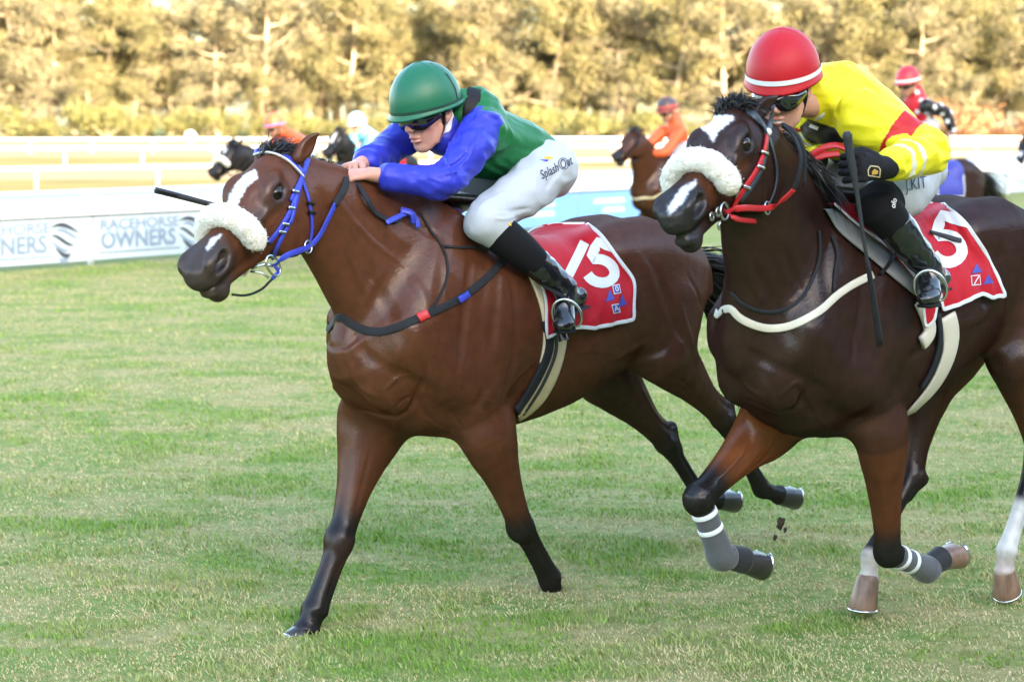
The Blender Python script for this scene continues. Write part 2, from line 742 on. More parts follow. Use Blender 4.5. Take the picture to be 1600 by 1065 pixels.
# --- turf blades
def grass():
    n = 380000
    d = np.exp(RNG.uniform(math.log(5.6), math.log(30), n))
    a = RNG.uniform(-.44, .44, n)
    x, y = d * np.sin(a), d * np.cos(a)
    keep = (x * RAIL_N[0] + y * RAIL_N[1]) < RAIL_D - .1
    x, y, d = x[keep], y[keep], d[keep]
    n = len(x)
    # tufts: pull blades together
    gx, gy = fbm(x * 1.9, y * 1.9, 3), fbm(x * 1.9, y * 1.9, 4)
    x, y = x + (gx - .5) * .10, y + (gy - .5) * .10
    dry = smooth01((fbm(x * .9 + 5, y * 1.6, 11, 4) - .43) * 8.0) * .85 + smooth01((fbm(x * 2.6, y * 5.0, 23, 3) - .47) * 9) * .75
    lush = smooth01((fbm(x * 2.4, y * 3.2, 31, 3) - .50) * 6)
    dry = np.clip(dry * (1 - .6 * lush), 0, 1)
    hgt = (.009 + .010 * RNG.random(n)) * (0.75 + .60 * lush) * (1.15 - .5 * dry) * (1 + .012 * d)
    wid = (.0013 + .0013 * RNG.random(n)) * (.75 + d * .075)
    az = RNG.uniform(0, 2 * math.pi, n)
    lean = (.25 + .75 * RNG.random(n)) * hgt * (1 + .8 * dry)
    wind = np.array([-.35, -.1])
    dx, dy = np.cos(az) * lean + wind[0] * hgt, np.sin(az) * lean + wind[1] * hgt
    fa = RNG.uniform(0, math.pi, n)
    wx, wy = np.cos(fa) * wid, np.sin(fa) * wid
    z0 = np.full(n, -.002)
    V = np.empty((n, 5, 3), F32)
    V[:, 0] = np.stack([x - wx, y - wy, z0], 1)
    V[:, 1] = np.stack([x + wx, y + wy, z0], 1)
    V[:, 2] = np.stack([x - wx * .8 + dx * .4, y - wy * .8 + dy * .4, hgt * .62], 1)
    V[:, 3] = np.stack([x + wx * .8 + dx * .4, y + wy * .8 + dy * .4, hgt * .62], 1)
    V[:, 4] = np.stack([x + dx, y + dy, hgt], 1)
    i = np.arange(n)[:, None] * 5
    Qd = (i + np.array([[0, 1, 3, 2]])).astype(np.int32)
    Tr = (i + np.array([[2, 3, 4]])).astype(np.int32)
    g = RNG.random(n)[:, None]
    green = np.array([.125, .240, .036]) * (1 - g) + np.array([.230, .340, .064]) * g
    straw = np.array([.44, .37, .19]) * (1 - g) + np.array([.52, .41, .25]) * g
    rnd = RNG.random(n)
    f = np.clip(dry * 1.1 + (rnd < .08) * .6 - (rnd > .9) * .5, 0, 1)[:, None]
    c = green * (1 - f) + straw * f
    c *= (.9 + .42 * RNG.random(n))[:, None]
    o = mesh_obj('grass', V.reshape(-1, 3), [Qd, Tr], M_GRASS, smooth=True, col=np.repeat(c, 5, 0))
    tag(o, 'short mown green and straw coloured grass of the race track', 'grass', kind='stuff')


M_GRASS = mat('grass_blades', attr='Col', rough=.75, spec=.15)
M_GRASS.node_tree.nodes['Principled BSDF'].inputs['Transmission Weight'].default_value = 0.0
grass()

# --- the running rail with its advertising banners
M_WHITE = mat('white_rail_plastic', (.78, .79, .80), rough=.45, var=.04, varscale=3)
M_RAILTOP = mat('grey_rail_top', (.42, .46, .52), rough=.4, var=.08, varscale=2)
M_DARK = mat('dark_groove_shade', (.03, .03, .035), rough=.6)  # near-black for the top grooves and the painted shade under the fascia
M_BANNER = mat('white_banner', (.50, .60, .68), rough=.55, var=.08, varscale=1.5)
M_BLUE = mat('light_blue_banner', (.16, .34, .72), rough=.5, var=.06, varscale=2)
M_INK = mat('banner_ink', (.19, .25, .35), rough=.6)
M_INKBLACK = mat('banner_black', (.02, .025, .04), rough=.6)


def text_mesh(body, size=1.0, bold=0.0, shear=0.0, width=None, bevel=0.0):
    cu = bpy.data.curves.new('txt', 'FONT')
    cu.body = body
    cu.size = size
    cu.align_x = 'CENTER'
    cu.align_y = 'CENTER'
    cu.offset = bold
    cu.shear = shear
    cu.resolution_u = 4
    cu.fill_mode = 'FRONT'
    o = bpy.data.objects.new('txt', cu)
    COL.objects.link(o)
    dg = bpy.context.evaluated_depsgraph_get()
    me = o.evaluated_get(dg).to_mesh()
    V = np.array([v.co[:] for v in me.vertices])
    T = []
    me.calc_loop_triangles()
    T = np.array([t.vertices[:] for t in me.loop_triangles])
    _, first, inv = np.unique(np.round(V, 4), axis=0, return_index=True, return_inverse=True)
    V, T = V[first], inv.ravel()[T]
    o.evaluated_get(dg).to_mesh_clear()
    bpy.data.objects.remove(o)
    bpy.data.curves.remove(cu)
    if width:
        V[:, 0] *= width / (V[:, 0].max() - V[:, 0].min())
    return V, T


ZONES = [(-1e9, 'outside the left edge of the picture'), (0, 'at the left edge of the picture'), (90, 'near the left edge'), (190, 'left of the bay horse face'), (290, 'above the fleece noseband of the bay'), (380, 'above the bay horse ears'),
         (480, 'left of the green helmet'), (580, 'behind the green helmet'), (690, 'behind the green rider shoulder'), (780, 'behind the green rider back'), (870, 'right of the green rider'), (950, 'above the distant brown horse'),
         (1030, 'behind the distant orange rider'), (1110, 'left of the red helmet'), (1190, 'behind the red helmet'), (1280, 'behind the yellow rider shoulder'), (1370, 'behind the star patterned rider'), (1460, 'right of the yellow rider'),
         (1530, 'near the right edge'), (1600, 'outside the right edge of the picture')]


def zone(px):
    return [t for x, t in ZONES if px >= x][-1]


def running_rail():
    pitch = 2.30
    s0 = float(RAIL_A @ RAIL_R)
    root = empty('running_rail', tuple(RAIL_R * s0 + RAIL_N * RAIL_D), RZ)
    tag(root, 'white running rail with wide sloping top along the far side of the turf', 'rail')
    x0, npan = -5 * pitch - .75, 26
    for i in range(npan):
        x = x0 + i * pitch
        cx = x + pitch / 2
        # local frame: x along, y towards the infield
        mb = MB()
        V = np.array([(x + .01, 0, .88), (x + pitch - .01, 0, .88), (x + pitch - .01, .34, 1.00), (x + .01, .34, 1.00),
                      (x + .01, 0, .855), (x + pitch - .01, 0, .855), (x + pitch - .01, .34, .975), (x + .01, .34, .975)])
        mb.add(V, [[0, 1, 2, 3], [7, 6, 5, 4], [0, 4, 5, 1], [3, 2, 6, 7], [0, 3, 7, 4], [1, 5, 6, 2]])
        tp = mb.build('top_panel', M_RAILTOP, root)
        MB().add(np.array([(x + .02, .13, .932), (x + pitch - .02, .13, .932), (x + pitch - .02, .16, .9426), (x + .02, .16, .9426)]), [[0, 1, 2, 3]]).build('groove', M_DARK, tp)
        MB().box((cx, -.015, .775), (pitch - .012, .03, .205)).build('fascia', M_WHITE, root)
        MB().box((x + .1, .16, .43), (.06, .05, .86)).box((x + .1, .16, .90), (.07, .28, .04)).build('post', M_WHITE, root)
    # continuous dark board standing in for the shade in the gap under the fascia
    MB().box((x0 + npan * pitch / 2, .03, .66), (npan * pitch, .02, .05)).build('shadow_board', M_DARK, root)
    # banners, each a panel with its print
    for i in range(npan):
        x = x0 + i * pitch
        cx = x + pitch / 2
        wpx = 800 + FPX * float((track(s0 + cx, RAIL_D))[0]) / float((track(s0 + cx, RAIL_D))[1])
        blue = 560 < wpx < 1300
        if not (-260 < wpx < 1760):
            continue
        br = empty('banner', tuple(track(s0 + cx, RAIL_D - .01)), RZ)
        side = 'light blue banner with white print bars' if blue else 'white banner with grey lettering'
        tag(br, '%s on the running rail, %s' % (side, zone(wpx)), 'banner', 'banners along the running rail')
        MB().box((0, 0, .355), (pitch - .03, .012, .57)).build('sheet', M_BLUE if blue else M_BANNER, br)
        def put(V, T, px, pz, m, nm='lettering'):
            P = np.stack([V[:, 0] + px, np.full(len(V), -.0095), V[:, 1] + pz], 1)
            return mesh_obj(nm, P, np.asarray(T), m, br, smooth=False)
        if blue:
            for k, (w, z) in enumerate(((1.1, .47), (.8, .30))):
                V = np.array([(-w / 2, -.045, 0), (w / 2, -.045, 0), (w / 2 - .06, .045, 0), (-w / 2 + .06, .045, 0)])
                put(V, [[0, 1, 2], [0, 2, 3]], -.1 + .15 * k, z, M_BANNER, 'print_bar')
        else:
            V, T = text_mesh('RACEHORSE', .20, .006, 0, 1.45)
            put(V, T, -.30, .525, M_INK)
            V, T = text_mesh('OWNERS', .32, .012, 0, 1.38)
            put(V, T, -.33, .31, M_INK)
            for z, w in ((.42, 1.45), (.155, 1.5)):
                V = np.array([(-w / 2, -.008, 0), (w / 2, -.008, 0), (w / 2, .008, 0), (-w / 2, .008, 0)])
                put(V, [[0, 1, 2], [0, 2, 3]], -.30, z, M_INKBLACK if z < .2 else M_BANNER, 'rule_line')
            for k in range(6):          # mane-like strokes of the emblem
                t = np.linspace(0, 1, 9)
                L = .50 - .05 * k
                cxk = .52 + .05 * math.sin(k * 1.7)
                zc = .53 - .075 * k
                xs = cxk + (t - .2) * L
                zs = zc + .05 * np.sin(t * 4.0 + k * .6) - .05 * t
                th = .030 * np.sin(np.pi * np.clip(t, .02, 1)) ** .8 + .002
                V = np.concatenate([np.stack([xs, zs + th, xs * 0], 1), np.stack([xs, zs - th, xs * 0], 1)])
                T = [[9 + j, 9 + j + 1, j + 1] for j in range(8)] + [[9 + j, j + 1, j] for j in range(8)]
                put(V, T, 0, 0, M_INKBLACK if k % 2 == 0 else M_INK, 'emblem_stroke')


running_rail()


def far_rail(p0, p1, hgt, step, label, thick=.06, m=None):
    A, B = ground_at(*p0), ground_at(*p1)
    d = nrm(B - A)
    L = np.linalg.norm(B - A)
    root = empty('track_rail', tuple(A), math.atan2(d[1], d[0]))
    tag(root, label, 'rail', 'white rails beyond the running rail')
    MB().tube([(0, 0, hgt), (L / 2, 0, hgt), (L, 0, hgt)], thick, 10).build('rail_tube', m or M_WHITE, root, True)
    k = 0
    proto = None
    while k * step < L:
        if proto is None:
            proto = MB().tube([(0, 0, 0), (0, .0, hgt * .55), (0, 0, hgt)], thick * .8, 8).build('post', m or M_WHITE, root, True)
        else:
            o = proto.copy()
            COL.objects.link(o)
            o.parent = root
            o.location.x = k * step
        k += 1


M_TIMBER = mat('weathered_timber_rail', (.45, .36, .26), rough=.8, var=.2, varscale=4)
far_rail((-150, 318), (1750, 268), .78, 3.4, 'pale rail with square posts just behind the running rail', .06, M_TIMBER)
far_rail((-150, 268), (1750, 252), .9, 3.2, 'white post and rail fence crossing the middle of the sunlit infield', .055)
far_rail((-150, 240), (1750, 234), .9, 4.0, 'farthest white post and rail fence before the tree belt', .07)

# round white marker disc
_p = ground_at(298, 226)
_r = empty('marker_disc', tuple(_p), 0)
tag(_r, 'round white furlong marker disc on a post left of the bay horse head', 'sign')
MB().tube([(0, 0, 0), (0, 0, .7)], .05, 8).build('post', M_WHITE, _r, True)
_a = np.linspace(0, 2 * math.pi, 28, endpoint=False)
_z = (226 - 213) / FPX * _p[1]
_V = np.concatenate([np.stack([np.cos(_a) * _z * .62, np.full(28, y), np.sin(_a) * _z * .62 + _z], 1) for y in (-.04, .04)])
_Q = [[i, (i + 1) % 28, 28 + (i + 1) % 28, 28 + i] for i in range(28)]
mesh_obj('disc', np.vstack([_V, [0, -.05, _z], [0, .05, _z]]), [np.array(_Q), np.array([[(i + 1) % 28, i, 56] for i in range(28)] + [[28 + i, 28 + (i + 1) % 28, 57] for i in range(28)])], M_WHITE, _r, smooth=False)

# --- unseen grandstand added behind the photographer; its shadow covers the near track
M_CONC = mat('stand_concrete', (.38, .37, .35), rough=.85, var=.15, varscale=.6)
M_ROOF = mat('stand_roof_sheet', (.50, .51, .53), rough=.5, var=.08, varscale=.8)
_st = empty('grandstand', tuple(track(0, -14.0)), RZ)
tag(_st, 'unseen concrete grandstand added behind the photographer to shade the near track', 'grandstand')
STAND_H = 8.95
MB().box((20, -7.0, STAND_H + .2), (240, 15.5, .4)).build('roof', M_ROOF, _st)
MB().box((20, -14.0, STAND_H / 2), (240, .4, STAND_H)).build('back_wall', M_CONC, _st)
for k in range(9):
    MB().box((20, -2.0 - k * 1.2, .35 + k * .4), (240, 1.2, .7 + k * .8)).build('tier', M_CONC, _st)
for k in range(17):
    MB().box((-100 + k * 15, -.6, STAND_H / 2), (.45, .45, STAND_H)).build('column', M_CONC, _st)


# --- trees
def leaf_cloud(rng, blobs, nleaf, size):
    """leaf-sized quads spread through the shells of several clumps; blobs rows: x y z rx ry rz"""
    V = []
    w = np.array([b[3] * b[4] + b[4] * b[5] for b in blobs])
    cnt = (nleaf * w / w.sum()).astype(int)
    for b, c in zip(blobs, cnt):
        d = nrm(rng.normal(size=(c, 3)))
        rad = rng.random(c) ** .32
        lump = 1 + .28 * np.sin(d[:, 0] * 5 + b[0]) * np.cos(d[:, 2] * 4 + b[1]) + .2 * np.sin(d[:, 1] * 7 + b[2])
        p = d * (rad * lump)[:, None] * np.array(b[3:6]) + np.array(b[:3])
        n = nrm(d + rng.normal(size=(c, 3)) * .9 + np.array([0, 0, .2]))
        u = nrm(np.cross(n, rng.normal(size=(c, 3))))
        v = np.cross(n, u)
        s = size * (.6 + .8 * rng.random(c))[:, None]
        V.append(np.stack([p - u * s, p - v * s * .55, p + u * s, p + v * s * .55], 1))
    V = np.concatenate(V)
    Q = np.arange(len(V) * 4).reshape(-1, 4)
    return V.reshape(-1, 3), Q


def leaf_mat(name, c0, c1, scale=.35):
    m = mat(name, rough=.8, spec=.1)
    nt = m.node_tree
    b = nt.nodes['Principled BSDF']
    tc = nt.nodes.new('ShaderNodeTexCoord')
    oi = nt.nodes.new('ShaderNodeObjectInfo')
    n = nt.nodes.new('ShaderNodeTexNoise')
    n.inputs['Scale'].default_value = scale
    n.inputs['Detail'].default_value = 5
    add = nt.nodes.new('ShaderNodeVectorMath')
    nt.links.new(tc.outputs['Object'], add.inputs[0])
    nt.links.new(oi.outputs['Location'], add.inputs[1])
    nt.links.new(add.outputs[0], n.inputs['Vector'])
    r = nt.nodes.new('ShaderNodeValToRGB')
    r.color_ramp.elements[0].position, r.color_ramp.elements[1].position = .36, .64
    r.color_ramp.elements[0].color, r.color_ramp.elements[1].color = (*c0, 1), (*c1, 1)
    nt.links.new(n.outputs['Fac'], r.inputs[0])
    nt.links.new(r.outputs[0], b.inputs['Base Color'])
    return m


M_LEAF = leaf_mat('gum_leaves', (.070, .068, .032), (.185, .160, .078))
M_LEAF2 = leaf_mat('grey_gum_leaves', (.085, .080, .050), (.205, .178, .105))
M_SHRUB = leaf_mat('shrub_leaves', (.075, .080, .028), (.17, .155, .06), .8)
M_RUST = leaf_mat('rust_shrub_leaves', (.20, .10, .05), (.34, .17, .09), .8)
M_BARK = mat('pale_gum_bark', (.30, .235, .16), rough=.8, var=.35, varscale=1.2, stretch=(1, 1, .3))


def gum_tree(seed, H, bushy=0.0):
    rng = np.random.default_rng(seed)
    tr = MB()
    lean = rng.normal(size=2) * H * .12
    P = [np.array([0, 0, -.3]), np.array([lean[0] * .1 + rng.normal() * H * .02, lean[1] * .2, H * .25]), np.array([lean[0] * .6, lean[1] * .6, H * .5]), np.array([lean[0], lean[1], H * .84])]
    sp = spline(P, 5)
    tr.tube(sp, np.linspace(H * .022 + .10, .08, len(sp)), 9)
    blobs = []
    nb = 15
    lo = .26 - .22 * bushy
    for k in range(nb):
        f = lo + (.84 - lo) * k / (nb - 1) + rng.normal() * .02
        base = sp[max(0, min(len(sp) - 1, int(f / .84 * (len(sp) - 1))))]
        a = k * 2.4 + rng.normal() * .5
        L = H * (.15 + .17 * rng.random()) * (1.2 - .6 * f)
        e = base + np.array([math.cos(a) * L, math.sin(a) * L, H * (.04 + .09 * rng.random())])
        m = (base + e) / 2 + np.array([0, 0, -.02 * H])
        tr.tube(spline([base, m, e], 4), np.linspace(H * .008 + .03, .03, 9), 6)
        for q in range(2):
            c = e + rng.normal(size=3) * H * np.array([.05, .05, .04])
            w = .065 + .06 * rng.random()
            blobs.append([*c, H * w, H * w, H * w * (.55 + .3 * rng.random())])
        blobs.append([*(m + rng.normal(size=3) * H * .03), H * .075, H * .075, H * .05])
    for q in range(7):
        c = sp[-1] + rng.normal(size=3) * H * np.array([.09, .09, .05])
        blobs.append([*c, H * .085, H * .085, H * .06])
    V, Q = leaf_cloud(rng, blobs, 12000, H * .0095)
    return tr, V, Q


def shrub_geo(seed, w, h):
    rng = np.random.default_rng(seed)
    blobs = [[rng.normal() * w * .28, rng.normal() * w * .2, h * (.25 + .5 * rng.random()), w * .28, w * .24, h * .3] for _ in range(8)]
    tr = MB()
    for b in blobs[:5]:
        tr.tube(spline([(0, 0, -.1), (b[0] * .5, b[1] * .5, b[2] * .5), tuple(b[:3])], 3), np.linspace(.08, .03, 7), 5)
    V, Q = leaf_cloud(rng, blobs, 1500, h * .05)
    return tr, V, Q


def place(proto, loc, rz, sc, label, cat, grp, name):
    r = empty(name, loc, rz)
    r.scale = (sc, sc, sc)
    tag(r, label, cat, grp)
    for ch in proto:
        c = ch.copy()
        COL.objects.link(c)
        c.parent = r
        c.hide_render = False
    return r


def forest():
    rng = random.Random(5)
    used = {}
    def proto(key, make, names, mats_):
        if key not in used:
            tr, V, Q = make()
            t = tr.build(names[0], mats_[0], None, True)
            c = mesh_obj(names[1], V, Q, mats_[1], None, smooth=False)
            used[key] = [t, c]
            return used[key], True
        return used[key], False
    def put(key, make, names, mats_, loc, rz, sc, label, cat, grp, name):
        pr, fresh = proto(key, make, names, mats_)
        r = empty(name, loc, rz)
        r.scale = (sc, sc, sc)
        tag(r, label, cat, grp)
        for ch in pr:
            c = ch
            if not fresh:
                c = ch.copy()
                COL.objects.link(c)
            c.parent = r
    rows = [(292, 8.0, .42, 'low front row'), (303, 6.6, .98, 'second row'), (318, 7.0, 1.12, 'third row'), (345, 8, 1.30, 'back row')]
    for ri, (Y, step, hs, nm) in enumerate(rows):
        half = Y * .31
        x = -half
        k = 0
        while x < half:
            v = rng.randrange(5)
            H = 21 + v * 1.1
            m = M_LEAF if (v + k) % 3 else M_LEAF2
            bushy = 1.0 if ri == 0 else .12
            px = 800 + FPX * x / Y
            put(('g', v, m.name, bushy), lambda v=v, H=H, bushy=bushy: gum_tree(40 + v, H, bushy), ('trunk', 'crown'), (M_BARK, m), (x, Y + rng.uniform(-5, 5), 0), rng.uniform(0, 6.28), hs * rng.uniform(.78, 1.16),
                'gum tree, %s of the belt, %s' % (nm, zone(px)), 'tree', 'gum trees of the far tree belt', 'gum_tree')
            x += step * rng.uniform(.7, 1.35)
            k += 1
    x = -95
    while x < 100:
        Y = 281 + rng.uniform(-4, 5)
        v = rng.randrange(4)
        rust = x > 58
        Yr = Y - 95 if rust else Y
        px = 800 + FPX * x * (Yr / Y) / Yr
        put(('s', v, rust), lambda v=v: shrub_geo(90 + v, 7.0, 3.6), ('stem', 'foliage'), (M_BARK, M_RUST if rust else M_SHRUB), (x * Yr / Y, Yr, 0), rng.uniform(0, 6.28), rng.uniform(.45, 1.5) * (1.0 if not rust else .85),
            '%s bush under the trees, %s' % ('rust coloured' if rust else 'olive green', zone(px)), 'bush', 'bushes under the tree belt', 'bush')
        x += rng.uniform(3.0, 5.4) * (.75 if rust else 1)


forest()
# ================================================================ horses
Y3 = np.array([0, 1.0, 0])


class HeadFrame:
    """t along the head from poll (0) to muzzle (1), n towards the forehead, l to the horse's left (metres)"""

    def __init__(self, P0, P1, lat=(0, 1, 0), roll=0.0, s=1.0):
        self.s = s
        self.P0, self.P1 = np.asarray(P0, float), np.asarray(P1, float)
        self.T = nrm(self.P1 - self.P0)
        self.len = np.linalg.norm(self.P1 - self.P0)
        lat = np.asarray(lat, float)
        self.L = nrm(lat - self.T * lat.dot(self.T))
        self.Nn = np.cross(self.T, self.L)
        if roll:
            c, s = math.cos(R(roll)), math.sin(R(roll))
            self.L, self.Nn = self.L * c + self.Nn * s, self.Nn * c - self.L * s

    def __call__(self, t, n=0.0, l=0.0):
        return self.P0 + self.T * (t * self.len) + (self.Nn * n + self.L * l) * self.s


def head_nodes(h, open_mouth=0.0):
    f = h.s
    S = [(-0.10, .078, .095, .062), (0.02, .112, .138, .082), (0.15, .114, .168, .093), (0.29, .100, .166, .090), (0.42, .078, .138, .074),
         (0.56, .061, .100, .060), (0.70, .052, .077, .053), (0.82, .056, .068, .058), (0.92, .054, .062, .058), (0.98, .036, .044, .042)]
    nd = [loft([h(q[0]) for q in S], h.L, [q[3] * f for q in S], [q[1] * f for q in S], [q[2] * f for q in S], k=.02, sub=2)]
    ax = [h.T, h.Nn, h.L]

    def E(c, r, a=None, **kw):
        return ell(h(*c), np.array(r) * f, a or ax, **kw)
    for sd in (1, -1):
        nd += [
            E((.20, -.085, sd * .058), (.120, .100, .036), k=.035),                                      # cheek
            E((.275, .052, sd * .074), (.060, .044, .024), [h.T + h.Nn * .15, h.Nn, h.L], k=.03),        # orbit
            E((.245, .080, sd * .066), (.044, .016, .018), k=.03),                                       # brow
            loft([h(.36, .026, sd * .072), h(.50, .010, sd * .058), h(.60, -.002, sd * .050)], h.L, .012 * f, .010 * f, k=.02),
            E((.872, .013, sd * .048), (.060, .042, .025), [h.T - h.Nn * .35, h.Nn, h.L], k=.02),         # nostril rim
            E((.80, .030, sd * .034), (.050, .022, .022), k=.02),
        ]
    nd += [loft([h(.32, .084), h(.55, .055), h(.74, .044)], h.L, np.array([.040, .034, .030]) * f, .012 * f, k=.025),
           E((.955, -.014, 0), (.032, .046, .046), k=.02)]
    lo = -.016 * open_mouth
    nd += [loft([h(.46, -.096 + lo * .2), h(.66, -.080 + lo * .6), h(.80, -.074 + lo), h(.90, -.078 + lo), h(.955, -.066 + lo)], h.L, np.array([.036, .032, .030, .034, .026]) * f,
                np.array([.032, .028, .024, .026, .018]) * f, k=.015),
           E((.87, -.098 + lo, 0), (.034, .024, .029), k=.02)]
    for sd in (1, -1):
        nd += [E((.885, .010, sd * .066), (.042, .023, .030), [h.T - h.Nn * .42, h.Nn + h.T * .42, h.L], k=.012, op='s'),
               loft([h(.68, -.052, sd * .058), h(.80, -.055 + lo * .5, sd * .060), h(.90, -.053 + lo * .5, sd * .052), h(1.0, -.047 + lo * .4, sd * .012)], h.L, .012 * f,
                    (.004 + .007 * open_mouth) * f, k=.006, op='s'),
               E((.14, .068, sd * .108), (.032, .022, .018), k=.04, op='s'),                              # hollow above the eye
               E((.278, .048, sd * .104), (.035, .0215, .025), [h.T + h.Nn * .12, h.Nn, h.L], k=.010, op='s')]
    return nd


def ear_nodes(base, tip, side, face, w=.036):
    """base, tip points; side axis; the hollow opens towards face"""
    base, tip = np.asarray(base, float), np.asarray(tip, float)
    ax = tip - base
    L = np.linalg.norm(ax)
    f = nrm(np.asarray(face, float) - nrm(ax) * np.dot(nrm(ax), face))
    P = [base - ax * .12, base + ax * .12, base + ax * .38, base + ax * .66 - f * .004, base + ax * .88 + f * .002, tip + f * .006]
    rw = [w * .7, w * .85, w * .95, w * .72, w * .34, .004]
    rt = [w * .75, w * .7, w * .55, w * .40, w * .28, .005]
    lat = np.cross(nrm(ax), f)
    nd = [loft(P, lat, rw, rt, k=.012, sub=2)]
    Pi = [p + f * o for p, o in zip(P[1:5], (.030, .026, .020, .012))]
    nd.append(loft(Pi, lat, [w * .40, w * .66, w * .52, w * .22], [w * .42, w * .5, w * .36, w * .2], k=.006, op='s', sub=2))
    return group(nd, k=.012)


def fore_leg(E, K, Fk, Cn, w=1.0, top=1.0, fat=1.0):
    """elbow, knee, fetlock, coronet"""
    E, K, Fk, Cn = [np.asarray(p, float) for p in (E, K, Fk, Cn)]
    u = E - K
    P = [E + u * .30 + [0, -.06 * E[1], 0], E + u * .12, E - u * .10, E - u * .32, E - u * .58, E - u * .82, K + u * .02, K - (K - Fk) * .07]
    t2, t3 = 1 + (top - 1) * .65, 1 + (top - 1) * .25
    rl = [.045, .074 * top, .074 * (top + t2) / 2, .063 * t2, .051 * t3, .0445, .042, .040]
    ru = [.060, .098 * top, .092 * (top + t2) / 2, .070 * t2, .054 * t3, .0460, .045, .043]
    rd = [.070, .112 * top, .106 * (top + t2) / 2, .078 * t2, .058 * t3, .0480, .043, .041]
    lat = Y3
    nd = [loft(P, lat, np.array(rl) * w, np.array(ru) * w, np.array(rd) * w, k=.02, sub=4)]
    d = Fk - K
    P = [K + d * .02, K + d * .14, K + d * .38, K + d * .68, K + d * .88, Fk, Fk + (Cn - Fk) * .35, Fk + (Cn - Fk) * .72, Cn]
    rl = [.040, .037, .031, .031, .034, .039, .033, .033, .041]
    ru = [.042, .035, .030, .030, .032, .037, .034, .035, .044]
    rd = [.040, .041, .040, .041, .043, .048, .037, .035, .042]
    nd.append(loft(P, lat, np.array(rl) * w * fat, np.array(ru) * w * fat, np.array(rd) * w * fat, k=.02, sub=2))
    nd.append(ell(K + [.012, 0, 0], np.array([.034, .037, .044]) * w, k=.04))
    return nd


def hind_leg(Hp, St, Hk, Fk, Cn, w=1.0, lat=Y3):
    """hip, stifle, hock, fetlock, coronet"""
    Hp, St, Hk, Fk, Cn = [np.asarray(p, float) for p in (Hp, St, Hk, Fk, Cn)]
    nd = [loft([Hp, Hp + (St - Hp) * .55, St], lat, np.array([.13, .125, .105]) * w, np.array([.17, .15, .125]) * w, np.array([.21, .19, .135]) * w, k=.09, sub=2)]
    g = Hk - St
    P = [St, St + g * .25, St + g * .5, St + g * .75, St + g * .93, Hk]
    nd.append(loft(P, lat, np.array([.105, .090, .068, .050, .044, .047]) * w, np.array([.125, .100, .070, .052, .048, .050]) * w,
                   np.array([.130, .118, .086, .058, .052, .052]) * w, k=.05, sub=2))
    d = Fk - Hk
    # point of hock
    back = nrm(-np.cross(nrm(d), lat))
    nd.append(loft([St + g * .72 + back * .035, St + g * .9 + back * .058, Hk + back * .062 - nrm(d) * .028], lat, [.020, .020, .026], [.018, .018, .026], k=.035))
    nd.append(loft([Hk + back * .058 - nrm(d) * .028, Hk + back * .03 + d * .2], lat, .026, .026, k=.03))
    P = [Hk, Hk + d * .12, Hk + d * .32, Hk + d * .66, Hk + d * .88, Fk, Fk + (Cn - Fk) * .35, Fk + (Cn - Fk) * .72, Cn]
    rl = [.047, .042, .031, .029, .033, .040, .033, .033, .041]
    ru = [.048, .042, .030, .028, .031, .037, .033, .034, .044]
    rd = [.050, .046, .040, .038, .041, .049, .036, .034, .042]
    nd.append(loft(P, lat, np.array(rl) * w, np.array(ru) * w, np.array(rd) * w, k=.02, sub=2))
    return nd


def hoof_obj(Cn, Toe, front, m, parent, w=1.0, shoe=None, name='hoof'):
    """truncated cone from coronet centre Cn towards the sole centre Toe; front: direction of the toe"""
    Cn, Toe = np.asarray(Cn, float), np.asarray(Toe, float)
    ax = nrm(Toe - Cn)
    f = nrm(np.asarray(front, float) - ax * np.dot(ax, front))
    s = np.cross(ax, f)
    h = np.linalg.norm(Toe - Cn)
    rings = [(-.14, .034, .000), (.0, .0425, .001), (.06, .0435, .003), (.5, .050, .010), (.96, .057, .018), (1.0, .055, .018), (1.0, .02, .018)]
    n = 20
    V, Q = [], []
    for t, r, fo in rings:
        for i in range(n):
            a = 2 * math.pi * i / n
            ca, sa = math.cos(a), math.sin(a)
            rr = r * w * (1.0 + .06 * ca) * (0.86 + .14 * smooth01(np.array((ca + 1.0) / .5)).item())
            lift = -.012 * max(0, -ca) * t
            V.append(Cn + ax * (t * h + lift) + f * (rr * ca + fo * w) + s * rr * sa)
    for k in range(len(rings) - 1):
        for i in range(n):
            j = (i + 1) % n
            Q.append([k * n + i, k * n + j, (k + 1) * n + j, (k + 1) * n + i])
    V.append(Cn + ax * h * .94 + f * .018 * w)
    T = [[(len(rings) - 1) * n + i, (len(rings) - 1) * n + (i + 1) % n, len(V) - 1] for i in range(n)]
    o = mesh_obj(name, np.array(V), [np.array(Q), np.array(T)], m, parent)
    if shoe is not None:
        mb = MB()
        pts = []
        for i in range(17):
            a = R(-145 + 290 * i / 16)
            rr = .052 * w * (1 + .06 * math.cos(a))
            pts.append(Cn + ax * (h + .004) + f * (rr * math.cos(a) + .018 * w) + s * rr * math.sin(a))
        mb.tube(pts, .0065, 8)
        mb.build('horseshoe', shoe, o, True)
    return o


def trunk_node(S, k=.03):
    S = np.array(S, float)
    zc = S[:, 2] + (S[:, 1] - S[:, 2]) * .46
    C = np.stack([S[:, 0], S[:, 0] * 0, zc], 1)
    return loft(C, Y3, S[:, 3], S[:, 1] - zc, zc - S[:, 2], k=k, sub=2)


def ring(rig, top, und, b=0.0, b2=None):
    A, B = rig.pt(*top, b), rig.pt(*und, b if b2 is None else b2)
    return (A + B) / 2, np.linalg.norm(A - B) / 2


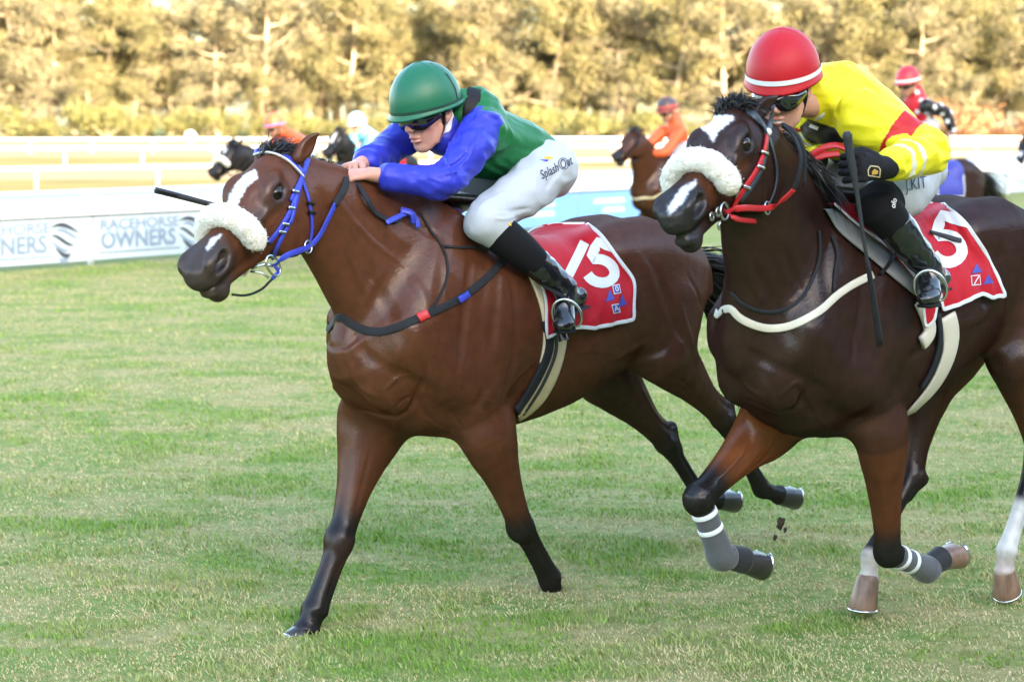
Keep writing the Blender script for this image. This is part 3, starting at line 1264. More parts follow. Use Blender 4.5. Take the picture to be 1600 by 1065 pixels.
def common_mass(up=0.0):
    """shoulders, breast and haunch muscle over the trunk"""
    nd = []
    for sd in (1, -1):
        nd += [
            loft([(-.06, sd * .100, 1.46), (.10, sd * .165, 1.30), (.27, sd * .190, 1.11)], Y3 * sd, [.05, .06, .07], [.10, .11, .10], k=.07, sub=2),    # shoulder blade
            loft([(.29, sd * .170, 1.08), (.12, sd * .195, .96), (-.02, sd * .185, .88)], Y3 * sd, [.075, .075, .07], [.10, .10, .09], k=.06, sub=2),         # upper arm
            loft([(-.16, sd * .185, 1.28), (-.14, sd * .210, 1.05), (-.06, sd * .200, .88)], Y3 * sd, [.05, .06, .055], [.10, .11, .08], k=.07, sub=2),         # triceps
            ell((.30, sd * .085, .95), (.12, .085, .13), k=.05),                                                                                             # breast muscle
            loft([(.28, sd * .075, .92), (.12, sd * .070, .80), (-.05, sd * .06, .765)], Y3, .07, .06, k=.06),
            loft([(-.74, sd * .13, 1.36 + up), (-1.0, sd * .125, 1.345 + up), (-1.26, sd * .11, 1.25 + up)], Y3, [.10, .14, .11], [.09, .15, .13], k=.10, sub=2),             # croup
            ell((-.78, sd * .20, 1.35 + up), (.06, .035, .045), k=.08),                                                                                      # point of hip
        ]
    return nd


TRUNK = [(.43, 1.16, .98, .07), (.38, 1.26, .90, .14), (.27, 1.40, .80, .205), (.10, 1.50, .745, .245), (-.10, 1.555, .735, .265), (-.35, 1.51, .74, .285),
         (-.60, 1.47, .785, .30), (-.80, 1.475, .86, .285), (-1.0, 1.505, .95, .27), (-1.2, 1.475, 1.0, .235), (-1.39, 1.38, 1.04, .18), (-1.48, 1.26, 1.10, .10)]



def coat_material():
    """short hair: dark diffuse with a soft even gloss (hair shows no mirror-like rim at grazing angles)"""
    m = bpy.data.materials.new('horse_coat')
    m.use_nodes = True
    nt = m.node_tree
    nt.nodes.remove(nt.nodes['Principled BSDF'])
    out = nt.nodes['Material Output']
    N = nt.nodes.new
    L = nt.links.new
    at = N('ShaderNodeAttribute')
    at.attribute_name = 'Col'
    tc = N('ShaderNodeTexCoord')
    mp = N('ShaderNodeMapping')
    mp.inputs['Scale'].default_value = (.16, 1, .5)
    L(tc.outputs['Object'], mp.inputs['Vector'])
    n1 = N('ShaderNodeTexNoise')
    n1.inputs['Scale'].default_value = 22
    n1.inputs['Detail'].default_value = 6
    L(tc.outputs['Object'], n1.inputs['Vector'])
    mr = N('ShaderNodeMapRange')
    mr.inputs['From Min'].default_value, mr.inputs['From Max'].default_value = .3, .7
    mr.inputs['To Min'].default_value, mr.inputs['To Max'].default_value = .84, 1.16
    L(n1.outputs['Fac'], mr.inputs['Value'])
    sc = N('ShaderNodeVectorMath')
    sc.operation = 'SCALE'
    L(at.outputs['Color'], sc.inputs[0])
    L(mr.outputs[0], sc.inputs['Scale'])
    n2 = N('ShaderNodeTexNoise')
    n2.inputs['Scale'].default_value = 210
    n2.inputs['Detail'].default_value = 3
    L(mp.outputs[0], n2.inputs['Vector'])
    bp = N('ShaderNodeBump')
    bp.inputs['Strength'].default_value = .30
    bp.inputs['Distance'].default_value = .004
    L(n2.outputs['Fac'], bp.inputs['Height'])
    n3 = N('ShaderNodeTexNoise')
    n3.inputs['Scale'].default_value = 13
    n3.inputs['Detail'].default_value = 7
    n3.inputs['Roughness'].default_value = .6
    mp3 = N('ShaderNodeMapping')
    mp3.inputs['Scale'].default_value = (1.0, 1.0, .45)
    mp3.inputs['Rotation'].default_value = (0, .6, 0)
    L(tc.outputs['Object'], mp3.inputs['Vector'])
    L(mp3.outputs[0], n3.inputs['Vector'])
    bp3 = N('ShaderNodeBump')
    bp3.inputs['Strength'].default_value = .16
    bp3.inputs['Distance'].default_value = .022
    L(n3.outputs['Fac'], bp3.inputs['Height'])
    L(bp3.outputs[0], bp.inputs['Normal'])
    df = N('ShaderNodeBsdfDiffuse')
    L(sc.outputs[0], df.inputs['Color'])
    L(bp.outputs[0], df.inputs['Normal'])
    gl = N('ShaderNodeBsdfGlossy')
    gl.inputs['Roughness'].default_value = .27
    gl.inputs['Color'].default_value = (.95, .97, 1, 1)
    L(bp.outputs[0], gl.inputs['Normal'])
    mx = N('ShaderNodeMixShader')
    mx.inputs[0].default_value = .027
    L(df.outputs[0], mx.inputs[1])
    L(gl.outputs[0], mx.inputs[2])
    L(mx.outputs[0], out.inputs['Surface'])
    return m


M_COAT = coat_material()
M_HOOF = mat('hoof_horn', (.030, .026, .026), rough=.35, var=.3, varscale=30)
M_HOOF_TAN = mat('pale_hoof_horn', (.23, .135, .095), rough=.4, var=.35, varscale=40, stretch=(1, 1, .3))
M_STEEL = mat('polished_steel', (.6, .6, .62), rough=.18, metal=1.0)
M_EYE = mat('wet_eye', (.006, .004, .003), rough=.06, spec=.4)
M_HAIR = mat('black_horse_hair', (.010, .009, .010), rough=.38, spec=.5)

RIG1 = Rig(-.295, 7.30, 47)
S2 = .925                                  # the dark bay runs nearer to the camera, a smaller horse in mid-flight
RIG2 = Rig(1.15 * S2, 7.30 * S2, 47)


def p2(p):
    p = np.array(p, float) * S2
    p[..., 2] += CAM_H * (1 - S2)
    return p


def node2(n):
    n = dict(n)
    if n['t'] == 'loft':
        n['C'] = p2(n['C'])
        for q in ('rl', 'ru', 'rd'):
            n[q] = n[q] * S2
    elif n['t'] == 'ell':
        n['c'], n['r'] = p2(n['c']), n['r'] * S2
    n['lo'], n['hi'] = p2(n['lo']), p2(n['hi'])
    return n


def leg_nodes(J):
    nd = []
    for key in ('RF', 'LF'):
        L = J[key]
        nd.append(group(fore_leg(L['E'], L['K'], L['F'], L['C'], w=L.get('w', 1.08), top=L.get('top', 1.0), fat=L.get('fat', 1.0)), k=.10))
    for key in ('LH', 'RH'):
        L = J[key]
        nd.append(group(hind_leg(L['Hp'], L['St'], L['Hk'], L['F'], L['C'], w=L.get('w', 1.0)), k=.08))
    return nd


def horse1_shape(h=.007):
    r = RIG1
    nd = [trunk_node(TRUNK)] + common_mass()
    rings = [((745, 350), (545, 610), .19), ((700, 328), (528, 520), .165), ((645, 312), (508, 470), .130), ((588, 284), (492, 432), .108), ((530, 258), (478, 400), .095), ((487, 246), (452, 372), .088)]
    C, ru = zip(*[ring(r, a, b) for a, b, _ in rings])
    nd.append(loft(C, Y3, [x[2] for x in rings], ru, k=.07, sub=3))
    hd = HeadFrame((.70, -.005, 1.666), (1.208, .19, 1.366), (-.359, .934, 0), 5.4, 1.14)
    nd.append(group(head_nodes(hd), k=.05))
    nd.append(ear_nodes(r.near(468, 243, hd(.0, .075, .055)), r.near(497, 207, hd(-.16, .16, .085)), Y3, hd.L * .9 + hd.T * .3, .034))
    nd.append(ear_nodes(hd(-.01, .075, -.050), hd(-.20, .09, -.085), Y3, -hd.L * .9 + hd.T * .3, .040))
    J = dict(RF=dict(E=r.pt(578, 665, -.17), K=r.pt(532, 842, -.11), F=r.pt(490, 952, -.09), C=r.pt(480, 983, -.085), T=r.pt(470, 1003, -.085), top=1.30, w=1.14, fat=1.14, f=(1, 0, 0)),
             LF=dict(E=r.pt(764, 690, .17), K=r.pt(814, 822, .12), F=r.pt(858, 905, .085), C=r.pt(866, 932, .08), T=r.pt(872, 950, .08), w=1.12, fat=1.08, f=(1, 0, 0)),
             LH=dict(Hp=r.pt(1030, 470, .15), St=r.pt(1035, 552, .18), Hk=r.pt(1128, 652, .15), F=r.pt(1190, 765, .13), C=r.pt(1216, 772, .13), T=r.pt(1241, 769, .13), f=(0, 0, -1), w=1.05),
             RH=dict(Hp=r.pt(935, 480, -.16), St=r.pt(948, 590, -.18), Hk=r.pt(1040, 690, -.14), F=r.pt(1098, 782, -.12), C=r.pt(1121, 780, -.12), T=r.pt(1146, 774, -.12), f=(0, 0, -1), w=1.05))
    nd += leg_nodes(J)
    return Solid(nd, h, 2, r), hd, J


TRUNK2 = [(a, zt + max(0, min(.085, -(a + .1) * .11)), zb + max(0, min(.05, -(a + .3) * .1)), w) for a, zt, zb, w in TRUNK]


def horse2_shape(h=.007):
    r = RIG2
    nd = [node2(q) for q in [trunk_node(TRUNK2)] + common_mass(.08)]
    rings = [((1335, 335), (1165, 610), .0, .19), ((1305, 322), (1142, 525), .02, .165), ((1276, 298), (1146, 455), .05, .135), ((1252, 260), (1138, 395), .08, .112), ((1226, 216), (1140, 345), .11, .095), ((1200, 182), (1140, 300), .12, .085)]
    C, ru = zip(*[ring(r, a, b, bb) for a, b, bb, _ in rings])
    nd.append(loft(C, Y3, [x[3] * S2 for x in rings], ru, k=.07, sub=3))
    hd = HeadFrame(p2((.568, .118, 1.816)), p2((1.125, .292, 1.556)), (-.297, .955, 0), 6.9, 1.165 * S2)
    nd.append(group(head_nodes(hd, .7), k=.05))
    nd.append(ear_nodes(hd(-.01, .075, .055), r.near(1215, 150, hd(-.20, .09, .10)), Y3, hd.L * .9 + hd.T * .3, .034))
    nd.append(ear_nodes(hd(-.01, .075, -.050), hd(-.20, .09, -.085), Y3, -hd.L * .9 + hd.T * .3, .040))
    J = dict(RF=dict(E=r.pt(1200, 660, -.17), K=r.pt(1092, 778, -.13), F=r.pt(1126, 866, -.12), C=r.pt(1160, 874, -.12), T=r.pt(1190, 872, -.12), top=1.12, w=1.20, fat=.95, f=(0, 0, -1)),
             LF=dict(E=r.pt(1378, 690, .17), K=r.pt(1388, 862, .13), F=r.pt(1446, 888, .12), C=r.pt(1470, 872, .12), T=r.pt(1494, 857, .12), w=1.14, f=(0, 0, -1)),
             LH=dict(Hp=r.pt(1600, 470, .15), St=r.pt(1592, 560, .19), Hk=r.pt(1622, 705, .15), F=r.pt(1572, 860, .13), C=r.pt(1570, 890, .13), T=r.pt(1578, 922, .13), f=(1, 0, 0), w=1.12),
             RH=dict(Hp=r.pt(1520, 480, -.16), St=r.pt(1440, 600, -.17), Hk=r.pt(1424, 742, -.13), F=r.pt(1360, 868, -.12), C=r.pt(1357, 903, -.12), T=r.pt(1353, 950, -.12), f=(1, 0, 0), w=1.06))
    for q in J.values():
        q['w'] = q.get('w', 1.0) * S2
    nd += leg_nodes(J)
    return Solid(nd, h, 2, r), hd, J


def hair_obj(name, roots, dirs, length, n, rng, m, parent, spread=.25, droop=.3, width=.004, wave=.08, root_r=.01, seg=6):
    """n tapered ribbons growing from random places along the polyline roots (dirs: direction at each root)"""
    roots, dirs = np.asarray(roots, float), np.asarray(dirs, float)
    length = np.broadcast_to(np.asarray(length, float), (len(roots),))
    u = rng.random(n) * (len(roots) - 1)
    i = np.minimum(u.astype(int), len(roots) - 2)
    f = (u - i)[:, None]
    P = roots[i] * (1 - f) + roots[i + 1] * f + rng.normal(size=(n, 3)) * root_r
    D = nrm(nrm(dirs[i] * (1 - f) + dirs[i + 1] * f) + rng.normal(size=(n, 3)) * spread)
    L = (length[i] * (1 - f[:, 0]) + length[i + 1] * f[:, 0]) * (.55 + .6 * rng.random(n))
    t = np.linspace(0, 1, seg + 1)
    side = nrm(np.cross(D, rng.normal(size=(n, 3))))
    sd2 = np.cross(D, side)
    ph = rng.random(n) * 6.28
    pos = P[:, None] + D[:, None] * (t[None, :, None] * L[:, None, None])
    pos[..., 2] -= droop * (t[None] ** 2) * L[:, None]
    pos += sd2[:, None] * (np.sin(t[None] * 5 + ph[:, None]) * wave * t[None] * L[:, None])[..., None]
    w = width * (.6 + .8 * rng.random(n))[:, None] * (1 - t[None] ** 2 * .92)
    A, B = pos - side[:, None] * w[..., None], pos + side[:, None] * w[..., None]
    V = np.stack([A, B], 2).reshape(-1, 3)
    k = (seg + 1) * 2
    q = np.array([[2 * s, 2 * s + 1, 2 * s + 3, 2 * s + 2] for s in range(seg)])
    Q = (np.arange(n)[:, None, None] * k + q[None]).reshape(-1, 4)
    return mesh_obj(name, V, Q, m, parent)


def view_mask(sol):
    """how much each vertex faces the place of the photographer"""
    d = nrm(sol.rig.C - sol.V)
    return (d * sol.N).sum(1)


def along_leg(sol, pts, rad):
    d, t = polydist(sol.V, pts)
    return np.where(d < rad, t, -1.0)


def finish_eye(hd, root, sol):
    for sd in (1, -1):
        c = hd(.278, .047, sd * .0735)
        V, Q = [], []
        n, m = 20, 12
        rr = .0265 * hd.s
        for i in range(m + 1):
            a = math.pi * i / m
            for j in range(n):
                b = 2 * math.pi * j / n
                V.append(c + rr * (hd.T * math.sin(a) * math.cos(b) * 1.12 + hd.Nn * math.sin(a) * math.sin(b) + hd.L * math.cos(a)))
        for i in range(m):
            for j in range(n):
                Q.append([i * n + j, i * n + (j + 1) % n, (i + 1) * n + (j + 1) % n, (i + 1) * n + j])
        mesh_obj('eye', np.array(V), np.array(Q), M_EYE, root)


def paint_head(sol, hd, coat, muzzle, eye_dark, nostril, mz=(.66, .86)):
    q = sol.V - hd.P0
    t = q @ hd.T / hd.len
    n, l = (q @ hd.Nn) / hd.s, (q @ hd.L) / hd.s
    onhead = (np.abs(l) < .14) & (n > -.19) & (n < .16) & (t > -.15) & (t < 1.2)
    sol.paint(onhead * smooth01((t - mz[0]) / (mz[1] - mz[0]) + n * 1.0), muzzle)
    for sd in (1, -1):
        e = np.linalg.norm(sol.V - hd(.275, .048, sd * .09), axis=1) / hd.s
        sol.paint(smooth01(1.3 - e / .055) * .75, eye_dark)
        e = np.linalg.norm(sol.V - hd(.888, .010, sd * .044), axis=1) / hd.s
        sol.paint(smooth01(1.7 - e / .022), nostril)
        e = np.linalg.norm(sol.V - hd(.905, .012, sd * .036), axis=1) / hd.s
        sol.paint(smooth01(1.5 - e / .013) * .8, (.20, .030, .028))
    return onhead


def paint_poly(sol, poly, c, soft=3.0, extra=None, seed=1):
    px = sol.pix()
    d = poly_sdf(px, poly)
    j = (vnoise(px[:, 0] * .35, px[:, 1] * .35, seed) - .5) * 3.5
    w = smooth01(.5 - (d + j) / soft) * (view_mask(sol) > .02)
    if extra is not None:
        w = w * extra
    sol.paint(w, c)


def muscle(sol, lines, mirror=True):
    N = sol.N
    for pix, r, amp in lines:
        pts = [sol.rig.hit(sol.bvh(), x, y)[0] for x, y in pix]
        pts = [p for p in pts if p is not None]
        if len(pts) < 2:
            continue
        L = spline(pts, 4)
        b = sol._bvh
        sol.stroke(L, r, amp, True, N)
        sol._bvh = b
        if mirror and L[:, 1].min() > .04:
            sol.stroke(L * [1, -1, 1], r, amp, True, N)
            sol._bvh = b
    sol._bvh = None


def leg_detail(sol, J):
    N = sol.N
    for key, L in J.items():
        top = L['K'] if key in ('RF', 'LF') else L['Hk']
        d = L['F'] - top
        f = nrm(np.cross(nrm(d), Y3))
        w = L.get('w', 1.0)
        for s in (1, -1):
            side = Y3 * s * .03 * w
            sol.stroke([top + d * .15 + side - f * .008, top + d * .5 + side - f * .008, top + d * .86 + side - f * .010], .016, -.006 * w, True, N)      # groove before the tendon
            sol.stroke([top + d * .98 + side - f * .012, L['F'] + side * .9 - f * .02], .02, .004, False, N)
        if key in ('RF', 'LF'):
            for s in (1, -1):
                sol.stroke([top + f * .04 + Y3 * s * .02 + d * .0, top + f * .04 + Y3 * s * .022 + d * .06], .016, .006, False, N)
            sol.stroke([top + f * .045 - d * .03, top + f * .045 + d * .1], .012, -.004, False, N)
            sol.stroke([top - f * .045 - d * .04, top - f * .045 + d * .02], .020, .008, False, N)
        else:
            for s in (1, -1):
                sol.stroke([top + Y3 * s * .045 - d * .02, top + Y3 * s * .04 + d * .08], .022, .006, False, N)
                sol.stroke([L['St'] * .35 + top * .65 + Y3 * s * .04 - f * .02, top * .9 + L['St'] * .1 + Y3 * s * .035 - f * .03], .018, -.008, True, N)
    sol._bvh = None
# ---------------------------------------------------------------- the leading bay horse
def bay_horse():
    r = RIG1
    sol, hd, J = horse1_shape(.007)
    rng = np.random.default_rng(3)
    coat = np.array([.082, .0285, .0135])
    muscle(sol, [
        ([(700, 350), (690, 420), (680, 500)], .035, -.006), ([(735, 400), (728, 470), (720, 540), (705, 600)], .03, -.007), ([(775, 420), (772, 500), (765, 560)], .03, -.005),
        ([(800, 440), (806, 510), (800, 570), (785, 620)], .025, -.005), ([(600, 420), (570, 470), (560, 500)], .03, .006), ([(520, 330), (560, 400), (600, 470), (640, 540)], .04, -.008),
        ([(545, 520), (580, 560), (640, 590), (700, 620)], .035, -.006), ([(560, 640), (600, 650), (640, 640), (660, 600)], .022, -.009), ([(640, 640), (660, 600), (668, 560)], .02, -.006),
        ([(640, 590), (660, 640), (700, 680), (735, 700)], .022, -.007), ([(590, 600), (615, 640), (620, 680)], .02, .006), ([(700, 690), (740, 640), (760, 600)], .03, -.006),
        ([(580, 700), (568, 750), (556, 800)], .014, -.004), ([(785, 690), (803, 745), (818, 790)], .012, .004), ([(772, 700), (790, 750)], .012, -.003),
        ([(690, 560), (720, 600), (760, 625), (800, 628)], .010, .0035), ([(840, 560), (800, 600), (790, 625)], .010, .003), ([(560, 420), (585, 450), (600, 490)], .010, .003), ([(880, 560), (920, 548), (960, 552)], .010, .003),
        ([(1030, 430), (1050, 490), (1075, 540)], .035, -.010), ([(1060, 470), (1075, 520), (1090, 570)], .03, .008), ([(1000, 560), (1040, 540), (1060, 500)], .03, -.006),
        ([(1085, 580), (1087, 620), (1095, 640)], .014, .006), ([(960, 560), (990, 545), (1010, 540)], .03, .006), ([(880, 540), (930, 520), (960, 500)], .05, -.007),
        ([(1000, 600), (1020, 640), (1040, 665)], .012, .005), ([(975, 640), (1010, 690)], .012, -.004),
        ([(470, 420), (500, 455), (530, 490)], .012, .004), ([(520, 300), (548, 340), (585, 380), (640, 420)], .016, .005), ([(610, 310), (650, 350), (690, 370)], .03, -.006), ([(640, 430), (665, 470), (675, 520)], .03, .006),
        ([(545, 560), (560, 600), (590, 620)], .016, .006), ([(600, 610), (622, 590), (648, 588)], .012, .006), ([(612, 640), (630, 625), (650, 618)], .010, -.006), ([(660, 650), (690, 670), (715, 690)], .012, .005), ([(700, 640), (722, 668)], .012, -.005),
        ([(860, 430), (900, 470), (950, 500)], .05, -.006), ([(1000, 400), (1020, 440), (1030, 480)], .03, .006), ([(1075, 430), (1095, 480), (1105, 530)], .02, -.006), ([(1060, 590), (1080, 610), (1100, 640)], .012, -.005),
        # neck and head veins, cheek edge
        ([(500, 300), (520, 350), (545, 420), (560, 470)], .03, -.008), ([(560, 300), (600, 350), (640, 390)], .04, .006),
        ([(440, 330), (420, 355), (405, 370)], .008, .004), ([(455, 330), (470, 360), (468, 385)], .012, -.004),
        ([(395, 300), (385, 330), (375, 350)], .012, -.004),
    ])
    leg_detail(sol, J)
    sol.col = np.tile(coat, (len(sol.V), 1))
    V = sol.V
    n1 = fbm(V[:, 0] * 3 + V[:, 2] * 2, V[:, 1] * 3 + V[:, 2] * 3, 5, 3)
    sol.paint((n1 - .45) * 1.2, (.104, .037, .0165))
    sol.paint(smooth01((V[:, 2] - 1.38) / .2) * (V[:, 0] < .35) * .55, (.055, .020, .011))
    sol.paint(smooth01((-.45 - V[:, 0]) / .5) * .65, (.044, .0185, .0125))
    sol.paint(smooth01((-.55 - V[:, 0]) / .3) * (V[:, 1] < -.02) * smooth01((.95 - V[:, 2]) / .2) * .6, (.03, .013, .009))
    blk = (.013, .010, .010)
    for key in ('RF', 'LF'):
        L = J[key]
        t = along_leg(sol, [L['E'], L['K'], L['F'], L['C']], .13)
        sol.paint(smooth01((t - .34) / .16) * (t >= 0), blk)
        t2 = smooth01((t - .52) / .05) * smooth01((.80 - t) / .1) * (t >= 0)
        sol.paint(t2 * .35 * (key == 'RF'), (.05, .022, .015))
    for key in ('RH', 'LH'):
        L = J[key]
        t = along_leg(sol, [L['St'], L['Hk'], L['F'], L['C']], .16)
        sol.paint(smooth01((t - .30) / .25) * (t >= 0), blk)
    head = paint_head(sol, hd, coat, (.042, .030, .026), (.030, .020, .018), (.012, .006, .006))
    # greyish smudge in front of the near eye
    d, _ = polydist(V, [hd(.34, .045, .09), hd(.48, .025, .07)])
    sol.paint(smooth01(1 - d / .045) * .7, (.035, .024, .022))
    px = sol.pix()
    blaze = [(399, 264), (403, 280), (386, 291), (378, 305), (368, 330), (358, 345), (350, 333), (358, 306), (372, 282), (385, 270)]
    paint_poly(sol, blaze, (.62, .62, .64), 3, head)
    paint_poly(sol, [(346, 366), (336, 380), (325, 392), (322, 386), (330, 372)], (.55, .55, .57), 4, head)
    sol.paint(head * (np.abs(px[:, 0] - 325) < 12) * smooth01((px[:, 1] - 452) / 8) * .4, (.10, .07, .06))
    root = r.root('horse')
    tag(root, 'leading bay horse with white blaze and number 15 saddle cloth', 'horse', 'racehorses in the finish')
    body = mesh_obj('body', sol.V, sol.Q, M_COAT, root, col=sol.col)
    body['label'] = 'brown body with white blaze and black lower legs'
    finish_eye(hd, root, sol)
    for key in ('RF', 'LF', 'LH', 'RH'):
        L = J[key]
        hoof_obj(L['C'], L['T'], L['f'], M_HOOF, root, 1.0, M_STEEL)
    # hair
    fr = [hd(.04, .095, -.03), hd(.0, .105, 0), hd(.02, .098, .03)]
    hair_obj('forelock', fr, [(-.5, -.1, .8), (-.75, -.05, .6), (-.5, .2, .6)], .13, 700, rng, M_HAIR, root, .30, .4, .0016, .12)
    crest = [r.pt(x, y + 4, b) for x, y, b in ((478, 246, -.005), (520, 258, -.01), (560, 272, -.02), (600, 290, -.03), (640, 310, -.03), (680, 326, -.03))]
    hair_obj('mane', crest, [(-.5, -.9, .25)] * 6, [.11, .12, .13, .15, .14, .10], 3000, rng, M_HAIR, root, .22, .75, .0017, .08, .008)
    dock = [(-1.40, .0, 1.30), (-1.47, .0, 1.22), (-1.52, 0, 1.12)]
    hair_obj('tail', dock, [(-.9, .05, .15), (-.9, .1, -.25), (-.8, .1, -.6)], [.55, .60, .55], 1300, rng, M_HAIR, root, .13, .55, .0035, .05, .012, 8)
    return sol, hd, J, root


BAY, BAY_HD, BAY_J, BAY_ROOT = bay_horse()
# ---------------------------------------------------------------- the dark bay horse on the right
def wrap(pts, r, m, name, parent, n=18):
    pts = spline(pts, 5)
    mb = MB().tube(pts, S2 * np.interp(np.linspace(0, 1, len(pts)), np.linspace(0, 1, len(r)), r), n)
    return mb.build(name, m, parent, True)


def dark_horse():
    r = RIG2
    sol, hd, J = horse2_shape(.007)
    rng = np.random.default_rng(4)
    coat = np.array([.025, .0110, .0082])
    muscle(sol, [
        ([(1300, 360), (1290, 430), (1300, 500)], .035, -.006), ([(1345, 440), (1340, 510), (1330, 580)], .03, -.006), ([(1385, 450), (1390, 530), (1385, 600)], .03, -.005),
        ([(1190, 420), (1210, 480), (1240, 540)], .04, -.007), ([(1150, 540), (1190, 560), (1250, 590), (1310, 620)], .03, -.006), ([(1160, 620), (1200, 640), (1240, 640), (1260, 610)], .022, -.009),
        ([(1250, 640), (1262, 600), (1268, 560)], .02, -.006), ([(1240, 600), (1270, 650), (1310, 690), (1335, 705)], .022, -.007), ([(1190, 590), (1215, 640), (1225, 680)], .02, .006),
        ([(1170, 690), (1150, 720), (1120, 750)], .010, .005), ([(1215, 690), (1190, 720), (1160, 745)], .014, -.005), ([(1372, 740), (1382, 790), (1385, 820)], .010, .004),
        ([(1395, 740), (1398, 790), (1396, 820)], .008, -.003), ([(1075, 770), (1100, 775)], .010, -.004),
        ([(1500, 420), (1540, 470), (1560, 520)], .04, -.008), ([(1560, 380), (1575, 440), (1570, 500)], .035, -.008), ([(1180, 400), (1200, 430), (1220, 470)], .03, .005),
        ([(1165, 400), (1180, 450), (1200, 480)], .02, .005), ([(1220, 380), (1240, 430), (1260, 470)], .03, -.007), ([(1150, 560), (1165, 600), (1195, 620)], .016, .006), ([(1215, 620), (1240, 600), (1262, 596)], .012, .006), ([(1275, 650), (1300, 672), (1325, 690)], .012, .005), ([(1420, 560), (1450, 540), (1490, 520)], .03, -.006), ([(1470, 500), (1520, 500), (1560, 470)], .04, .007), ([(1190, 700), (1165, 730), (1140, 755)], .009, .004),
        ([(1150, 245), (1135, 275), (1125, 290)], .008, .004), ([(1190, 260), (1195, 300), (1185, 330)], .012, -.004), ([(1120, 235), (1110, 255), (1100, 270)], .012, -.004),
    ])
    leg_detail(sol, J)
    sol.col = np.tile(coat, (len(sol.V), 1))
    V = sol.V
    n1 = fbm(V[:, 0] * 3 + V[:, 2] * 2, V[:, 1] * 3 + V[:, 2] * 3, 9, 3)
    sol.paint((n1 - .42) * 1.4, (.034, .0135, .009))
    sol.paint(smooth01((-.83 - V[:, 0]) / .3) * smooth01((1.36 - V[:, 2]) / .3) * .85, (.095, .030, .011))
    blk = (.011, .009, .009)
    for key in ('RF', 'LF'):
        L = J[key]
        t = along_leg(sol, [L['E'], L['K'], L['F'], L['C']], .15)
        on = t >= 0
        sol.paint(smooth01((1.0 - V[:, 2]) / .2) * smooth01((t + .02) / .05) * on * (.85 if key == 'RF' else .45), (.15, .046, .014))
        sol.paint(smooth01((t - (.34 if key == 'RF' else .36)) / .14) * on, blk)
    for key in ('RH', 'LH'):
        L = J[key]
        t = along_leg(sol, [L['St'], L['Hk'], L['F'], L['C']], .16)
        on = t >= 0
        sol.paint(smooth01((t - .34) / .2) * on, blk)
        if key == 'LH':
            sol.paint(smooth01((t - .67 + (n1 - .5) * .1) / .06) * on, (.60, .58, .57))
            sol.paint(smooth01((t - .90) / .08) * on * .6, (.36, .24, .19))
        else:
            sol.paint(smooth01((t - .86) / .05) * on, (.48, .43, .40))
    head = paint_head(sol, hd, coat, (.022, .019, .020), (.016, .010, .009), (.012, .006, .006), (.72, .92))
    d, _ = polydist(V, [hd(.55, .03, .0), hd(.72, .02, .02), hd(.72, .0, .05), hd(.52, -.02, .06)])
    sol.paint(smooth01(1.2 - d / .06) * .7, (.105, .034, .014))
    d, _ = polydist(V, [hd(.36, .0, .08), hd(.52, -.01, .065)])
    sol.paint(smooth01(1.1 - d / .04) * .6, (.095, .034, .016))
    paint_poly(sol, [(1088, 190), (1112, 181), (1145, 180), (1147, 187), (1132, 197), (1122, 206), (1114, 222), (1108, 210), (1096, 200)], (.62, .62, .64), 4, head)
    paint_poly(sol, [(1087, 281), (1088, 288), (1076, 300), (1068, 316), (1052, 330), (1045, 338), (1044, 322), (1056, 305), (1066, 292), (1078, 286)], (.55, .55, .58), 4, head)
    root = r.root('horse')
    tag(root, 'dark bay horse with white star, fleece noseband and bandaged forelegs', 'horse', 'racehorses in the finish')
    body = mesh_obj('body', sol.V, sol.Q, M_COAT, root, col=sol.col)
    finish_eye(hd, root, sol)
    for key, m in (('RF', M_HOOF), ('LF', M_HOOF_TAN), ('LH', M_HOOF_TAN), ('RH', M_HOOF_TAN)):
        L = J[key]
        hoof_obj(L['C'], L['T'], L['f'], m, root, 1.0, M_STEEL)
    # leg bandages on the forelegs
    mg = mat('grey_leg_bandage', (.075, .078, .085), rough=.85, bump=(160, .3, .003), sheen=.2)
    mw = mat('white_bandage_tape', (.75, .76, .78), rough=.6)
    mk = mat('black_pastern_wrap', (.012, .012, .014), rough=.75, bump=(90, .4, .004), sheen=.1)
    for key in ('RF', 'LF'):
        L = J[key]
        K, Fk, Cn = L['K'], L['F'], L['C']
        d = Fk - K
        w = wrap([K + d * .20, K + d * .5, K + d * .8, Fk + d * .02, Fk + (Cn - Fk) * .35], [.046, .047, .050, .059, .052], mg, 'leg_bandage', root)
        for t in ((.25, .52) if key == 'RF' else (.30, .55)):
            wrap([K + d * (t - .035), K + d * t, K + d * (t + .035)], [.049, .0505, .0505], mw, 'tape_band', w)
        wrap([Fk + (Cn - Fk) * .30, Fk + (Cn - Fk) * .7, Cn + nrm(Cn - Fk) * .006], [.046, .050, .053], mk, 'pastern_wrap', root)
    fr = [hd(.04, .095, -.03), hd(.0, .105, 0), hd(.02, .098, .03)]
    hair_obj('forelock', fr, [(-.2, -.2, .9), (-.5, -.05, .8), (-.5, .35, .6)], .12, 900, rng, M_HAIR, root, .38, .6, .0016, .14)
    crest = [r.pt(x, y + 6, b) for x, y, b in ((1222, 206, .11), (1238, 232, .10), (1254, 258, .08), (1274, 292, .05), (1298, 320, .02))]
    hair_obj('mane', crest, [(-.7, .25, .3), (-.7, .3, .2), (-.7, .4, .1), (-.6, .5, .0), (-.6, .5, 0)], [.04, .07, .12, .14, .11], 4200, rng, M_HAIR, root, .28, .9, .0017, .10, .012)
    dock = p2([(-1.42, .0, 1.36), (-1.49, .0, 1.28), (-1.54, 0, 1.18)])
    hair_obj('tail', dock, [(-.9, .05, .15), (-.9, .1, -.25), (-.8, .1, -.6)], [.55, .60, .55], 900, rng, M_HAIR, root, .13, .55, .0035, .05, .012, 8)
